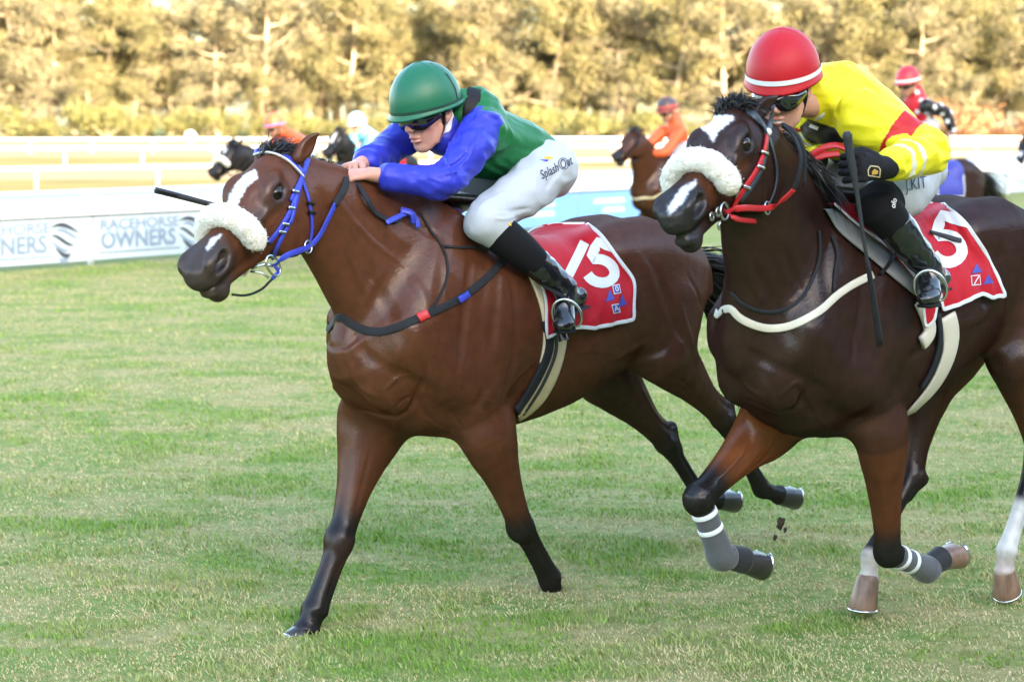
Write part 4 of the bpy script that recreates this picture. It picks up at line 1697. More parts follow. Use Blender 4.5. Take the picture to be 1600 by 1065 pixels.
    return sol, hd, J, root


DARK, DARK_HD, DARK_J, DARK_ROOT = dark_horse()
# ================================================================ riders
M_SKIN = mat('skin', attr='Col', rough=.48, spec=.4, subs=.12, var=.05, varscale=60, bump=(500, .05, .001))
M_BOOT = mat('polished_black_boot', (.010, .011, .014), rough=.16, spec=.6, coat=.5, bump=(35, .25, .006))
M_SOCK = mat('black_gaiter', (.010, .010, .012), rough=.8, spec=.12, bump=(120, .2, .002))
M_BREECH = mat('white_breeches', (.42, .45, .50), rough=.6, spec=.3, bump=(26, .40, .007))
M_BLACKSTRAP = mat('black_webbing', (.012, .012, .014), rough=.6, spec=.2)
M_GOGGLE = mat('smoked_goggle_lens', (.006, .006, .008), rough=.05, spec=.9, coat=.7)
M_GREYLEATHER = mat('grey_black_leather', (.030, .032, .037), rough=.6, spec=.25, bump=(150, .2, .002))
M_TEXTINK = mat('embroidery_ink', (.03, .035, .07), rough=.6)


def silk(name, c, rough=.42):
    return mat(name, c, rough=rough, spec=.3, sheen=.0, bump=(30, .40, .007), stretch=(1, 1, 1))


def h3(ix, iy, iz, s):
    h = (ix * 374761393 + iy * 668265263 + iz * 2147483647 + s * 982451653) & 0xffffffff
    h = ((h ^ (h >> 13)) * 1274126177) & 0xffffffff
    return ((h ^ (h >> 16)) & 0xffff) / 65535.0


def vn3(P, s=0):
    I = np.floor(P).astype(np.int64)
    f = P - I
    f = f * f * (3 - 2 * f)
    r = 0
    for a in (0, 1):
        for b in (0, 1):
            for c in (0, 1):
                w = (f[:, 0] if a else 1 - f[:, 0]) * (f[:, 1] if b else 1 - f[:, 1]) * (f[:, 2] if c else 1 - f[:, 2])
                r = r + w * h3(I[:, 0] + a, I[:, 1] + b, I[:, 2] + c, s)
    return r


def wrinkle(sol, amp, axis, freq=14.0, stretch=4.0, seed=0):
    """folds running along axis"""
    ax = nrm(axis)
    P = sol.V - np.outer(sol.V @ ax, ax) * (1 - 1 / stretch)
    w = vn3(P * .5 * freq, seed + 9) - .5
    n = vn3(P * freq + w[:, None] * 1.2, seed)
    rd = 1 - np.abs(2 * n - 1) * 1.6
    n2 = vn3(P * freq * 2.1, seed + 5) - .5
    sol.V = sol.V + sol.N * ((rd * .7 + n2 * .6) * amp)[:, None]
    sol._bvh = None


def hand_nodes(W, d, up, side, curl=1.0, s=1.0):
    """W wrist, d towards the knuckles, up back of the hand, side towards the thumb"""
    d = nrm(d)
    up = nrm(np.asarray(up) - d * np.dot(d, up))
    sd = nrm(np.asarray(side) - d * np.dot(d, side) - up * np.dot(up, side))
    K = np.asarray(W) + d * .078 * s
    nd = [loft([W - d * .01, W + d * .02 * s, W + d * .05 * s, K], sd, np.array([.026, .030, .037, .038]) * s, np.array([.020, .018, .017, .015]) * s, k=.012, sub=2)]
    fl = [1.0, 1.1, 1.04, .84]
    for i in range(4):
        o = sd * (.0315 - .021 * i) * s
        p = K + o - d * .004
        a = [25 * curl + 35 * curl, 145 * curl, 225 * curl]
        L = np.array([.040, .028, .022]) * s * fl[i]
        pts = [p - d * .012, p]
        for q in range(3):
            an = R(a[q] - 6 * i)
            p = p + (d * math.cos(an) - up * math.sin(an)) * L[q]
            pts.append(p)
        nd.append(loft(pts, sd, np.array([.0085, .0097, .0093, .0088, .0072]) * s, np.array([.0095, .0105, .0100, .0092, .0075]) * s, k=.002, sub=3))
    t0 = np.asarray(W) + d * .022 * s + sd * .028 * s - up * .006
    t1 = t0 + d * .030 * s + sd * .016 * s - up * .016 * s
    t2 = t1 + d * .028 * s - sd * .010 * s - up * .018 * s
    t3 = t2 + d * .012 * s - sd * .018 * s - up * .008 * s
    nd.append(loft([t0, t1, t2, t3], up, np.array([.015, .0125, .011, .008]) * s, np.array([.015, .0125, .011, .008]) * s, k=.010, sub=2))
    return group(nd, k=.01)


class Face:
    """f forward, l left, u up in metres from the middle of the skull"""

    def __init__(self, c, yaw, pitch, roll=0.0, s=1.1):
        self.s = s
        self.c = np.asarray(c, float)
        cy, sy, cp, sp = math.cos(R(yaw)), math.sin(R(yaw)), math.cos(R(pitch)), math.sin(R(pitch))
        self.f = np.array([cp * cy, cp * sy, -sp])
        self.l = np.array([-sy, cy, 0.0])
        self.u = np.cross(self.f, self.l)
        if roll:
            c_, s_ = math.cos(R(roll)), math.sin(R(roll))
            self.l, self.u = self.l * c_ + self.u * s_, self.u * c_ - self.l * s_

    def __call__(self, f=0, l=0, u=0):
        return self.c + (self.f * f + self.l * l + self.u * u) * self.s


def head_person(F, smile=0.0):
    ax = [F.f, F.l, F.u]
    g = F.s

    def E_(c, r_, a_, **kw):
        return ell(c, np.array(r_) * g, a_, **kw)

    def L_(P, lt, rl, ru, **kw):
        return loft(P, lt, np.array(rl) * g, np.array(ru) * g, **kw)
    nd = [E_(F(-.012, 0, .035), (.092, .072, .085), ax, k=.03), E_(F(.030, 0, -.035), (.055, .056, .075), ax, k=.04),
          L_([F(.035, 0, -.01), F(.048, 0, -.06), F(.058, 0, -.098)], F.l, [.056, .046, .026], [.035, .034, .020], k=.03),
          E_(F(.062, 0, -.106), (.017, .020, .014), ax, k=.02),
          L_([F(.082, 0, .015), F(.098, 0, -.012), F(.110, 0, -.030)], F.l, [.009, .010, .012], [.010, .012, .011], k=.014),       # nose
          E_(F(.093, 0, .026), (.012, .040, .010), ax, k=.02),
          E_(F(.087, 0, -.062), (.013, .024, .0065), ax, k=.006), E_(F(.085, 0, -.075), (.013, .021, .0065), ax, k=.006)]
    for s in (1, -1):
        nd += [E_(F(.100, s * .011, -.035), (.010, .008, .007), ax, k=.006), E_(F(.062, s * .042, -.018), (.026, .022, .020), ax, k=.025),
               L_([F(.010, s * .062, -.045), F(.035, s * .048, -.082), F(.055, s * .02, -.10)], F.u, .014, .012, k=.02),
               group([L_([F(-.005, s * .074, .022), F(-.014, s * .082, .012), F(-.012, s * .081, -.012), F(-.002, s * .074, -.030)], F.l, [.006, .008, .008, .006], [.010, .016, .014, .009], k=.004, sub=2)], k=.006),
               E_(F(.074, s * .032, .004), (.016, .016, .010), ax, k=.012, op='s'),
               E_(F(-.006, s * .086, .002), (.010, .006, .016), ax, k=.004, op='s')]
    nd.append(L_([F(.105, -.026, -.0685), F(.101, 0, -.0685 - .002 * smile), F(.105, .026, -.0685 + .003 * smile)][:3], F.u, .0025 + .004 * smile, .010, k=.004, op='s'))
    return group(nd, k=.02)


def skin_paint(sol, F, base=(.50, .25, .18)):
    sol.col = np.tile(np.array(base), (len(sol.V), 1))
    n = vn3(sol.V * 40, 3)
    sol.paint((n - .5) * .5, np.array(base) * [1.1, .85, .8])
    for p, rr, c, a in ((F(.10, 0, -.062), .020, (.42, .12, .10), .8), (F(.085, 0, -.078), .016, (.42, .12, .10), .7), (F(.10, 0, -.025), .022, (.55, .22, .16), .6), (F(.07, .045, -.03), .03, (.54, .21, .15), .5),
                        (F(.088, 0, -.0685), .011, (.10, .02, .02), .9)):
        d = np.linalg.norm((sol.V - p) * 1.0, axis=1)
        sol.paint(smooth01(1.2 - d / rr) * a, c)


def dome(F, c, rad, m, name, parent, rim=-.10, n=48, rings=20, lip=.012, tilt=0.0, seam=.0018, seams=(0,)):
    """helmet shell: upper part of an ellipsoid with a lip; seams: longitudes of raised seams"""
    rf, rl, ru = rad
    V, Q = [], []
    for i in range(rings + 1):
        el = math.pi / 2 - (math.pi / 2 - math.asin(max(-.98, rim))) * i / rings
        for j in range(n):
            az = 2 * math.pi * j / n
            k = 1.0
            for s in seams:
                dd = abs((az - s + math.pi / 2) % math.pi - math.pi / 2)
                k += seam / rf * max(0, 1 - dd / .07)
            V.append(c + k * (F.f * rf * math.cos(el) * math.cos(az) + F.l * rl * math.cos(el) * math.sin(az) + F.u * ru * math.sin(el)))
    el = math.asin(max(-.98, rim))
    for dr, du in ((lip, -.006), (lip, -.014), (-.012, -.012), (-.02, .01)):
        for j in range(n):
            az = 2 * math.pi * j / n
            fr = 1 + (.8 if dr > 0 else 0) * max(0, math.cos(az)) * 1.2
            V.append(c + F.f * (rf * math.cos(el) + dr * fr) * math.cos(az) + F.l * (rl * math.cos(el) + dr) * math.sin(az) + F.u * (ru * math.sin(el) + du - (.010 * max(0, math.cos(az)) ** 2 if dr > 0 else 0)))
    V = np.array(V)
    for i in range(rings + 4):
        for j in range(n):
            Q.append([i * n + j, (i + 1) * n + j, (i + 1) * n + (j + 1) % n, i * n + (j + 1) % n])
    return mesh_obj(name, V, np.array(Q), m, parent)


def dome_band(F, c, rad, e0, e1, m, name, parent, off=.003, n=48, az0=0, az1=360, tiltf=0.0, tiltl=0.0):
    rf, rl, ru = [x + off for x in rad]
    V, Q = [], []
    for k in range(n + 1):
        az = R(az0 + (az1 - az0) * k / n)
        for e in np.linspace(e0, e1, 4):
            s = max(-.98, min(.98, e + tiltf * math.cos(az) + tiltl * math.sin(az)))
            el = math.asin(s)
            V.append(c + F.f * rf * math.cos(el) * math.cos(az) + F.l * rl * math.cos(el) * math.sin(az) + F.u * ru * s)
    for k in range(n):
        for q in range(3):
            Q.append([k * 4 + q, (k + 1) * 4 + q, (k + 1) * 4 + q + 1, k * 4 + q + 1])
    return mesh_obj(name, np.array(V), np.array(Q), m, parent)


def goggles(F, parent, lens=M_GOGGLE):
    nd = [loft([F(.030, s * .074, .002) if abs(s) == 1 else F(.098 - .038 * s * s, s * .076, -.006 - .002 * (1 - abs(s))) for s in (-1, -.75, -.4, -.12, .12, .4, .75, 1)], F.u,
               [.016, .029, .036, .028, .028, .036, .029, .016], [.014, .017, .019, .017, .017, .019, .017, .014], k=.01, sub=2)]
    s = Solid(nd, .004, 3)
    o = mesh_obj('goggles', s.V, s.Q, lens, parent)
    return o


def chin_strap(F, parent):
    mb = MB()
    for s in (1, -1):
        mb.tube(spline([F(-.002, s * .082, .055), F(.004, s * .079, .01), F(.012, s * .070, -.045), F(.036, s * .045, -.094), F(.048, s * .015, -.112)], 4), np.tile([[.0035, .009]], (17, 1)), 8)
    mb.tube([F(.048, .015, -.112), F(.05, 0, -.113), F(.048, -.015, -.112)], .008, 8)
    return mb.build('chin_strap', M_BLACKSTRAP, parent, True)


def limb(P, r, k=.015, r2=None, lat=Y3, sub=3):
    return loft(P, lat, r, r if r2 is None else r2, k=k, sub=sub)


def ribbon(P, N, w, th, m, name, parent, close=False):
    """flat strap along P with normals N"""
    P, N = np.asarray(P, float), nrm(N)
    T = nrm(np.gradient(P, axis=0))
    S = nrm(np.cross(T, N))
    N = np.cross(S, T)
    w = np.broadcast_to(np.asarray(w, float), (len(P),))[:, None] / 2
    V = np.stack([P - S * w, P - S * w + N * th * .8, P - S * w * .8 + N * th, P + S * w * .8 + N * th, P + S * w + N * th * .8, P + S * w], 1)
    m_ = len(P)
    i, j = np.meshgrid(np.arange(m_ - 1), np.arange(6), indexing='ij')
    Q = np.stack([i * 6 + j, (i + 1) * 6 + j, (i + 1) * 6 + (j + 1) % 6, i * 6 + (j + 1) % 6], -1).reshape(-1, 4)
    caps = [[0, 1, 2, 3], [0, 3, 4, 5], [(m_ - 1) * 6 + k for k in (3, 2, 1, 0)], [(m_ - 1) * 6 + k for k in (5, 4, 3, 0)]]
    return mesh_obj(name, V.reshape(-1, 3), np.vstack([Q, caps]), m, parent)


def strap(sol, pix, w, m, name, parent, th=.004, lift=.001, n=5, extra0=None, extra1=None):
    """strap lying on a surface along the given line of sight points"""
    P, N = [], []
    for x, y in spline(np.array(pix, float), n):
        p, q = sol.rig.hit(sol.bvh(), x, y)
        if p is not None:
            P.append(p + q * lift)
            N.append(q)
    for ex, front in ((extra0, True), (extra1, False)):
        if ex is not None and P:
            for e in spline([P[0] if front else P[-1]] + [np.array(q, float) for q in ex], 7)[1:]:
                p, q, _, _ = sol.bvh().find_nearest(Vector(e))
                p, q = np.array(p) + np.array(q) * lift, np.array(q)
                if front:
                    P.insert(0, p)
                    N.insert(0, q)
                else:
                    P.append(p)
                    N.append(q)
    P, N = np.array(P), np.array(N)
    # drop jumps, then even out
    for _ in range(3):
        P[1:-1] = P[1:-1] * .5 + (P[:-2] + P[2:]) * .25
        N[1:-1] = nrm(N[1:-1] * .5 + (N[:-2] + N[2:]) * .25)
    return ribbon(P, N, w, th, m, name, parent)


def print_on(sol, V, T, m, name, parent, place, lift=.002):
    """flat print: mesh (V,T) laid in the picture plane by place(x,y)->pixel, then dropped onto the surface"""
    V, T = np.asarray(V, float), np.asarray(T)
    for _ in range(2):                                  # refine so that the print follows folds
        e = np.stack([T, np.roll(T, -1, 1)], -1).reshape(-1, 2)
        e.sort(axis=1)
        u, inv = np.unique(e, axis=0, return_inverse=True)
        mid = V[u].mean(1)
        inv = inv.reshape(-1, 3) + len(V)
        V = np.vstack([V, mid])
        T = np.vstack([np.stack([T[:, 0], inv[:, 0], inv[:, 2]], 1), np.stack([T[:, 1], inv[:, 1], inv[:, 0]], 1), np.stack([T[:, 2], inv[:, 2], inv[:, 1]], 1), inv])
    P = np.zeros((len(V), 3))
    ok = np.zeros(len(V), bool)
    for i, v in enumerate(V):
        x, y = place(v[0], v[1])
        p, q = sol.rig.hit(sol.bvh(), x, y)
        if p is not None:
            P[i] = p + q * lift
            ok[i] = True
    T = T[ok[T].all(1)]
    if len(T):                                          # keep the largest connected piece and drop unused points
        lab = np.arange(len(V))
        for _ in range(400):
            m_ = lab[T].min(1)
            new = lab.copy()
            for q in range(3):
                np.minimum.at(new, T[:, q], m_)
            if (new == lab).all():
                break
            lab = new
        if name.startswith('number'):
            ids, cnt = np.unique(lab[T[:, 0]], return_counts=True)
            T = T[lab[T[:, 0]] == ids[cnt.argmax()]]
        use, inv_ = np.unique(T, return_inverse=True)
        P, T = P[use], inv_.reshape(T.shape)
    return mesh_obj(name, P, T, m, parent) if len(T) else None


def placer(cx, cy, ang, sx=1.0, sy=1.0, skew=0.0):
    c, s = math.cos(R(ang)), math.sin(R(ang))

    def f(x, y):
        x, y = x * sx + y * skew, y * sy
        return cx + x * c + y * s, cy + x * s - y * c
    return f
# ---------------------------------------------------------------- rider in green and blue on the bay
def green_rider():
    r = RIG1
    root = r.root('person')
    tag(root, 'jockey in green vest, blue sleeves and green helmet crouching over the bay horse', 'person', 'jockeys in the finish')
    F = Face(r.pt(670, 177), 4, 15)
    pel, chest, neck = r.pt(838, 262, 0), r.pt(748, 212, 0), r.pt(712, 182, 0)
    sh = {1: r.pt(757, 206, .165), -1: r.pt(672, 186, -.165)}
    el = {1: r.pt(692, 286, .215), -1: r.pt(604, 236, -.185)}
    wr = {1: r.pt(577, 272, .065), -1: r.pt(560, 258, -.045)}
    kn = {1: r.pt(757, 345, .235), -1: r.pt(690, 312, -.235)}
    hip = {1: r.pt(846, 262, .115), -1: r.pt(815, 258, -.115)}
    an = {1: r.pt(880, 446, .335), -1: None}
    an[-1] = an[1] * [1, -1, 1]
    toe = {1: r.pt(884, 498, .385)}
    toe[-1] = toe[1] * [1, -1, 1]
    heel = {s: an[s] + np.array([-.075, 0, -.035]) for s in (1, -1)}
    # --- body, one surface from head to feet
    nd = [head_person(F), limb([F(-.03, 0, -.04), neck + [-.02, 0, -.03], chest], [.050, .050, .07], .03),
          loft([neck + [-.05, 0, -.03], chest, (chest + pel) / 2, pel], Y3, [.09, .135, .115, .10], [.05, .085, .08, .075], k=.04, sub=3)]
    for s in (1, -1):
        nd.append(limb([sh[s], (sh[s] + el[s]) / 2, el[s], (el[s] + wr[s]) / 2, wr[s]], [.052, .044, .037, .036, .025], .03))
        K = np.array([.9, -s * .35, -.05])
        nd.append(hand_nodes(wr[s], K, (.15, s * .35, .95) if s == 1 else (.1, -.2, .95), (.1, -s * .8, .5), 1.0, 1.0))
        nd.append(limb([hip[s], (hip[s] + kn[s]) / 2 + [0, s * .01, 0], kn[s]], [.066, .060, .048], .04))
        nd.append(limb([kn[s], (kn[s] * .6 + an[s] * .4) + [-.02, 0, 0], an[s], toe[s]], [.050, .046, .028, .018], .02))
    sol = Solid(nd, .0040, 1, r)
    skin_paint(sol, F, (.52, .27, .205))
    mesh_obj('body', sol.V, sol.Q, M_SKIN, root, col=sol.col)
    # --- silks
    m_green, m_blue = silk('green_silk', (.008, .125, .038)), silk('blue_silk', (.026, .036, .44))
    nd = [loft([r.pt(712, 172, 0), r.pt(732, 182, 0), chest + [0, 0, .0], (chest * .45 + pel * .55) + [0, 0, .025], pel + [.02, 0, .01], pel + [-.03, 0, -.02]], Y3, [.090, .14, .168, .158, .150, .135], [.075, .112, .150, .138, .122, .10],
               [.075, .12, .125, .115, .115, .11], k=.04, sub=3)]
    for s in (1, -1):
        nd.append(ell(sh[s] + [-.02, -s * .015, 0], (.080, .065, .085), k=.05))
    sol = Solid(nd, .006, 3, r)
    wrinkle(sol, .013, chest - pel, 16, 2.5, 2)
    for pix, rr, am in (([(770, 240), (800, 262), (830, 262)], .02, -.006), ([(730, 240), (760, 262), (790, 275)], .018, .006), ([(790, 175), (830, 190), (855, 215)], .025, .004), ([(800, 230), (830, 235), (850, 225)], .015, -.004)):
        sol.pstroke(pix, rr, am)
    V = sol.V
    jersey = mesh_obj('jersey', sol.V, sol.Q, m_green, root)
    jersey['label'] = 'green vest of the silks'
    GREEN_J = sol
    strap(sol, [(742, 140), (738, 160), (733, 178), (727, 200)], .055, M_BLACKSTRAP, 'black_patch', jersey, .004, .002)
    for s in (1, -1):
        e, w = el[s], wr[s] + (el[s] - wr[s]) * .25
        top = sh[s] + np.array([-.015, -s * .02, .015])
        sl = Solid([limb([top, sh[s] * .55 + e * .45, e * .92 + sh[s] * .08, e * .8 + w * .2, e * .4 + w * .6, w], [.078, .070, .062, .060, .049, .044], .03, sub=4)], .005, 3, r)
        wrinkle(sl, .013, nrm(np.cross(e - top, Y3)) + nrm(e - top) * .8, 22, 3.0, 4 + s)
        if s == 1:
            for pix, rr, am in (([(735, 235), (715, 255), (700, 262)], .012, -.007), ([(728, 250), (712, 268), (690, 272)], .010, .006), ([(690, 250), (705, 268), (712, 285)], .010, -.006), ([(665, 275), (690, 285)], .01, .005), ([(760, 200), (740, 225), (730, 250)], .014, .005)):
                sl.pstroke(pix, rr, am)
        mesh_obj('sleeve', sl.V, sl.Q, m_blue, root)
    mesh_c = Solid([loft([F(-.045, 0, -.105), F(-.062, 0, -.075), F(-.075, 0, -.05)], F.l, [.078, .068, .064], [.080, .072, .066], k=.01, sub=2)], .005, 2, r)
    mesh_obj('collar', mesh_c.V, mesh_c.Q, m_blue, root)
    ws = Solid([loft([F(-.040, 0, -.075), F(-.052, 0, -.052), F(-.060, 0, -.035)], F.l, [.064, .060, .058], [.072, .066, .060], k=.01, sub=2)], .005, 2, r)
    mesh_obj('neck_stock', ws.V, ws.Q, mat('white_cotton', (.75, .76, .78), rough=.7), root)
    # --- breeches
    nd = [ell(pel + [-.035, 0, -.005], (.125, .155, .125), [nrm(pel - chest), Y3, np.cross(nrm(pel - chest), Y3)], k=.05)]
    for s in (1, -1):
        k2 = kn[s] + (kn[s] - hip[s]) * .04
        nd.append(limb([hip[s] + [-.02, 0, 0], hip[s] * .6 + kn[s] * .4 + [-.01, s * .015, -.012], hip[s] * .2 + kn[s] * .8, k2], [.110, .094, .076, .067], .05, sub=4))
        nd.append(limb([kn[s], kn[s] * .85 + an[s] * .15, kn[s] * .72 + an[s] * .28], [.071, .066, .060], .03))
    br = Solid(nd, .006, 3, r)
    wrinkle(br, .010, nrm(kn[1] - hip[1]) + np.array([0, .2, .5]), 15, 3.2, 21)
    for pix, rr, am in (([(745, 330), (760, 315), (790, 300)], .012, .006), ([(770, 330), (800, 330), (830, 325)], .012, -.006), ([(850, 300), (870, 270), (885, 245)], .018, -.005), ([(760, 340), (790, 342), (815, 335)], .009, .005)):
        br.pstroke(pix, rr, am)
    brm = mesh_obj('breeches', br.V, br.Q, M_BREECH, root)
    V, T = text_mesh('Splash Out', 20, .15, .35, 56)
    print_on(br, V, T, M_TEXTINK, 'lettering', brm, placer(868, 263, -27))
    a = np.linspace(0, 2 * math.pi, 17)
    RV = np.concatenate([np.stack([np.cos(a) * 8.4, np.sin(a) * 9.4, a * 0], 1), np.stack([np.cos(a) * 7.4, np.sin(a) * 8.4, a * 0], 1)])
    RT = [[i, i + 1, 18 + i] for i in range(16)] + [[i, 18 + i, 17 + i] for i in range(16)]
    print_on(br, RV, RT, M_TEXTINK, 'ring_mark', brm, placer(880, 256, -20))
    m_gold = mat('gold_thread', (.55, .38, .04), rough=.5)
    print_on(br, [(-8, -1.5, 0), (2, -3, 0), (9, 2, 0), (0, 3.5, 0)], [[0, 1, 2], [0, 2, 3]], m_gold, 'gold_mark', brm, placer(856, 247, 15))
    print_on(br, [(-7, -1.2, 0), (6, -2, 0), (8, 1.5, 0)], [[0, 1, 2]], m_blue, 'blue_mark', brm, placer(849, 250, 12))
    # --- gaiters and boots
    for s in (1, -1):
        ax = an[s] - kn[s]
        g = Solid([limb([kn[s] + ax * .07, kn[s] + ax * .2, kn[s] + ax * .45, kn[s] + ax * .62], [.072, .0735, .069, .060], .02)], .005, 2, r)
        so = mesh_obj('gaiter', g.V, g.Q, M_SOCK, root)
        if s == 1:
            print_on(g, [(-3, -3, 0), (3, -2.5, 0), (2, 3, 0), (-2.5, 2, 0)], [[0, 1, 2], [0, 2, 3]], m_gold, 'gold_emblem', so, placer(796, 350, 10))
        foot = toe[s] - an[s]
        hl = an[s] + np.array([-.085, s * .0, -.045])
        nb = [limb([kn[s] + ax * .50, kn[s] + ax * .7, kn[s] + ax * .9, an[s] + [-.01, 0, -.01]], [.058, .056, .048, .046], .02),
              loft([hl, an[s] + foot * .30 + [-.01, 0, -.022], an[s] + foot * .7 + [0, 0, -.015], toe[s] + [.02, s * .012, -.012], toe[s] + [.055, s * .02, -.02]], np.cross(nrm(foot), [0, 0, 1]), [.034, .037, .040, .040, .028],
                   [.036, .036, .030, .026, .018], k=.03, sub=3)]
        b = Solid(nb, .005, 2, r)
        wrinkle(b, .005, nrm(np.cross(ax, [0, 1, 0])), 24, 2.5, 30)
        bo = mesh_obj('boot', b.V, b.Q, M_BOOT, root)
        sole = ribbon([hl + [-.03, 0, -.036], an[s] + foot * .5 + [0, 0, -.048], toe[s] + [.0, s * .01, -.040], toe[s] + [.06, s * .02, -.040]], [(.1, 0, -1)] * 4, [.055, .05, .07, .05], .010, M_BLACKSTRAP, 'sole', bo)
    # --- helmet
    m_h = mat('emerald_helmet_cover', (.008, .115, .058), rough=.4, spec=.4, bump=(14, .05, .004))
    hc = F(.004, 0, .042)
    rad = (.152, .121, .150)
    hel = dome(F, hc, rad, m_h, 'helmet', root, rim=-.10, seams=(0, math.pi / 2), lip=.010)
    dome_band(F, hc, rad, -.13, -.035, mat('dark_green_band', (.008, .045, .030), rough=.5), 'helmet_band', hel, .003)
    dome_band(F, hc, rad, -.12, .93, M_BLACKSTRAP, 'helmet_cord', hel, .003, az0=-1.4 + 112, az1=1.4 + 112, n=4)
    goggles(F, root)
    gb = goggle_strap(F, root)
    chin_strap(F, root)
    # --- racing whip in the far hand
    wh = r.root('whip')
    tag(wh, 'thin black whip pointing left from behind the bay horse head', 'whip')
    P = spline([r.pt(243, 297, -.42), r.pt(290, 309, -.40), r.pt(345, 322, -.37), r.pt(430, 330, -.30), r.pt(520, 300, -.16), wr[-1] + [.085, .03, -.02]], 5)
    MB().tube(P, np.linspace(.012, .008, len(P)), 8).build('shaft', M_GREYLEATHER, wh, True)
    MB().tube(P[:5], np.array([[.004, .017], [.005, .020], [.005, .018], [.006, .014], [.010, .010]]), 8).build('flap', M_BLACKSTRAP, wh, True)
    return dict(F=F, wr=wr, kn=kn, an=an, toe=toe, pel=pel, root=root)


def goggle_strap(F, root):
    P = [F(-.03 + .10 * math.cos(a), .083 * math.sin(a), .012) for a in np.linspace(R(42), R(318), 22)]
    N = [F.f * math.cos(a) + F.l * math.sin(a) for a in np.linspace(R(42), R(318), 22)]
    return ribbon(P, N, .020, .003, M_BLACKSTRAP, 'goggle_strap', root)


GREEN = green_rider()
# ================================================================ bridles, saddles, cloths
M_FLEECE = mat('cream_fleece', (.74, .70, .63), rough=.95, spec=.1, sheen=.6, bump=(130, .8, .010), var=.10, varscale=45)
M_BLUEWEB = mat('blue_webbing', (.035, .055, .48), rough=.45)
M_WHITEWEB = mat('white_webbing', (.62, .63, .65), rough=.6)
M_REDWEB = mat('red_webbing', (.45, .010, .016), rough=.4)
M_RUBBER = mat('dark_rubber_rein', (.018, .020, .024), rough=.75, spec=.2, bump=(200, .5, .003))
M_CREAM = mat('cream_girth', (.55, .46, .30), rough=.7, bump=(90, .25, .003), var=.08, varscale=25)
M_CREAMWHITE = mat('off_white_girth', (.58, .54, .45), rough=.6, bump=(60, .2, .003))
M_REDCLOTH = mat('red_saddle_cloth', (.42, .008, .018), rough=.6, spec=.2, bump=(34, .35, .006))
M_GREYPAD = mat('grey_saddle_pad', (.17, .175, .18), rough=.8, bump=(150, .3, .002))
M_SADDLE = mat('black_saddle_leather', (.012, .012, .013), rough=.35)
M_NAVY = mat('navy_print', (.035, .04, .30), rough=.5)


def fleece_roll(hd, t, root, rad=.043, a0=-105, a1=112, off=.020, dt=.0):
    P = []
    for a in np.linspace(R(a0), R(a1), 60):
        tt = t + dt * (a / R(100)) ** 2
        P.append(hd(tt, math.cos(a) * (.058 + off), math.sin(a) * (.058 + off)))
    P = np.array(P)
    u = np.linspace(0, 1, 60)
    rr = rad * (np.clip(np.minimum(u, 1 - u) * 12, .0, 1) ** .5 * .92 + .08)
    V, Q, T = tube_geo(P, rr, 30)
    nn = len(P) * 30
    C = np.repeat(P, 30, 0)
    d = nrm(V[:nn] - C)
    w = vn3(V[:nn] * 110, 3) * .007 + vn3(V[:nn] * 45, 4) * .007 + vn3(V[:nn] * 230, 8) * .004 - .008
    V[:nn] += d * w[:, None]
    o = mesh_obj('fleece_noseband', V, [Q, np.array(T)], M_FLEECE, root)
    rng = np.random.default_rng(12)
    ix = rng.integers(0, nn, 1800)
    n_ = len(ix)
    sd = nrm(np.cross(d[ix], rng.normal(size=(n_, 3)))) * .0016
    dd = nrm(d[ix] + rng.normal(size=(n_, 3)) * .7) * (.004 + .005 * rng.random(n_))[:, None]
    A = V[ix] - d[ix] * .002 + rng.normal(size=(n_, 3)) * .003
    W_ = np.stack([A - sd, A + sd, A + dd], 1).reshape(-1, 3)
    f_ = mesh_obj('wool_fibres', W_, np.arange(n_ * 3).reshape(-1, 3), M_FLEECE, o)
    f_['kind'] = 'stuff'
    return o


def ring_obj(c, ax1, ax2, rad, th, m, name, parent, n=24):
    P = [np.asarray(c) + np.asarray(ax1) * rad * math.cos(a) + np.asarray(ax2) * rad * math.sin(a) for a in np.linspace(0, 2 * math.pi, n + 1)]
    return MB().tube(P, th, 8, False).build(name, m, parent, True)


def free_strap(P, nv, w, m, name, parent, th=.004, n=6):
    P = spline(P, n)
    return ribbon(P, np.tile(np.asarray(nv, float), (len(P), 1)), w, th, m, name, parent)


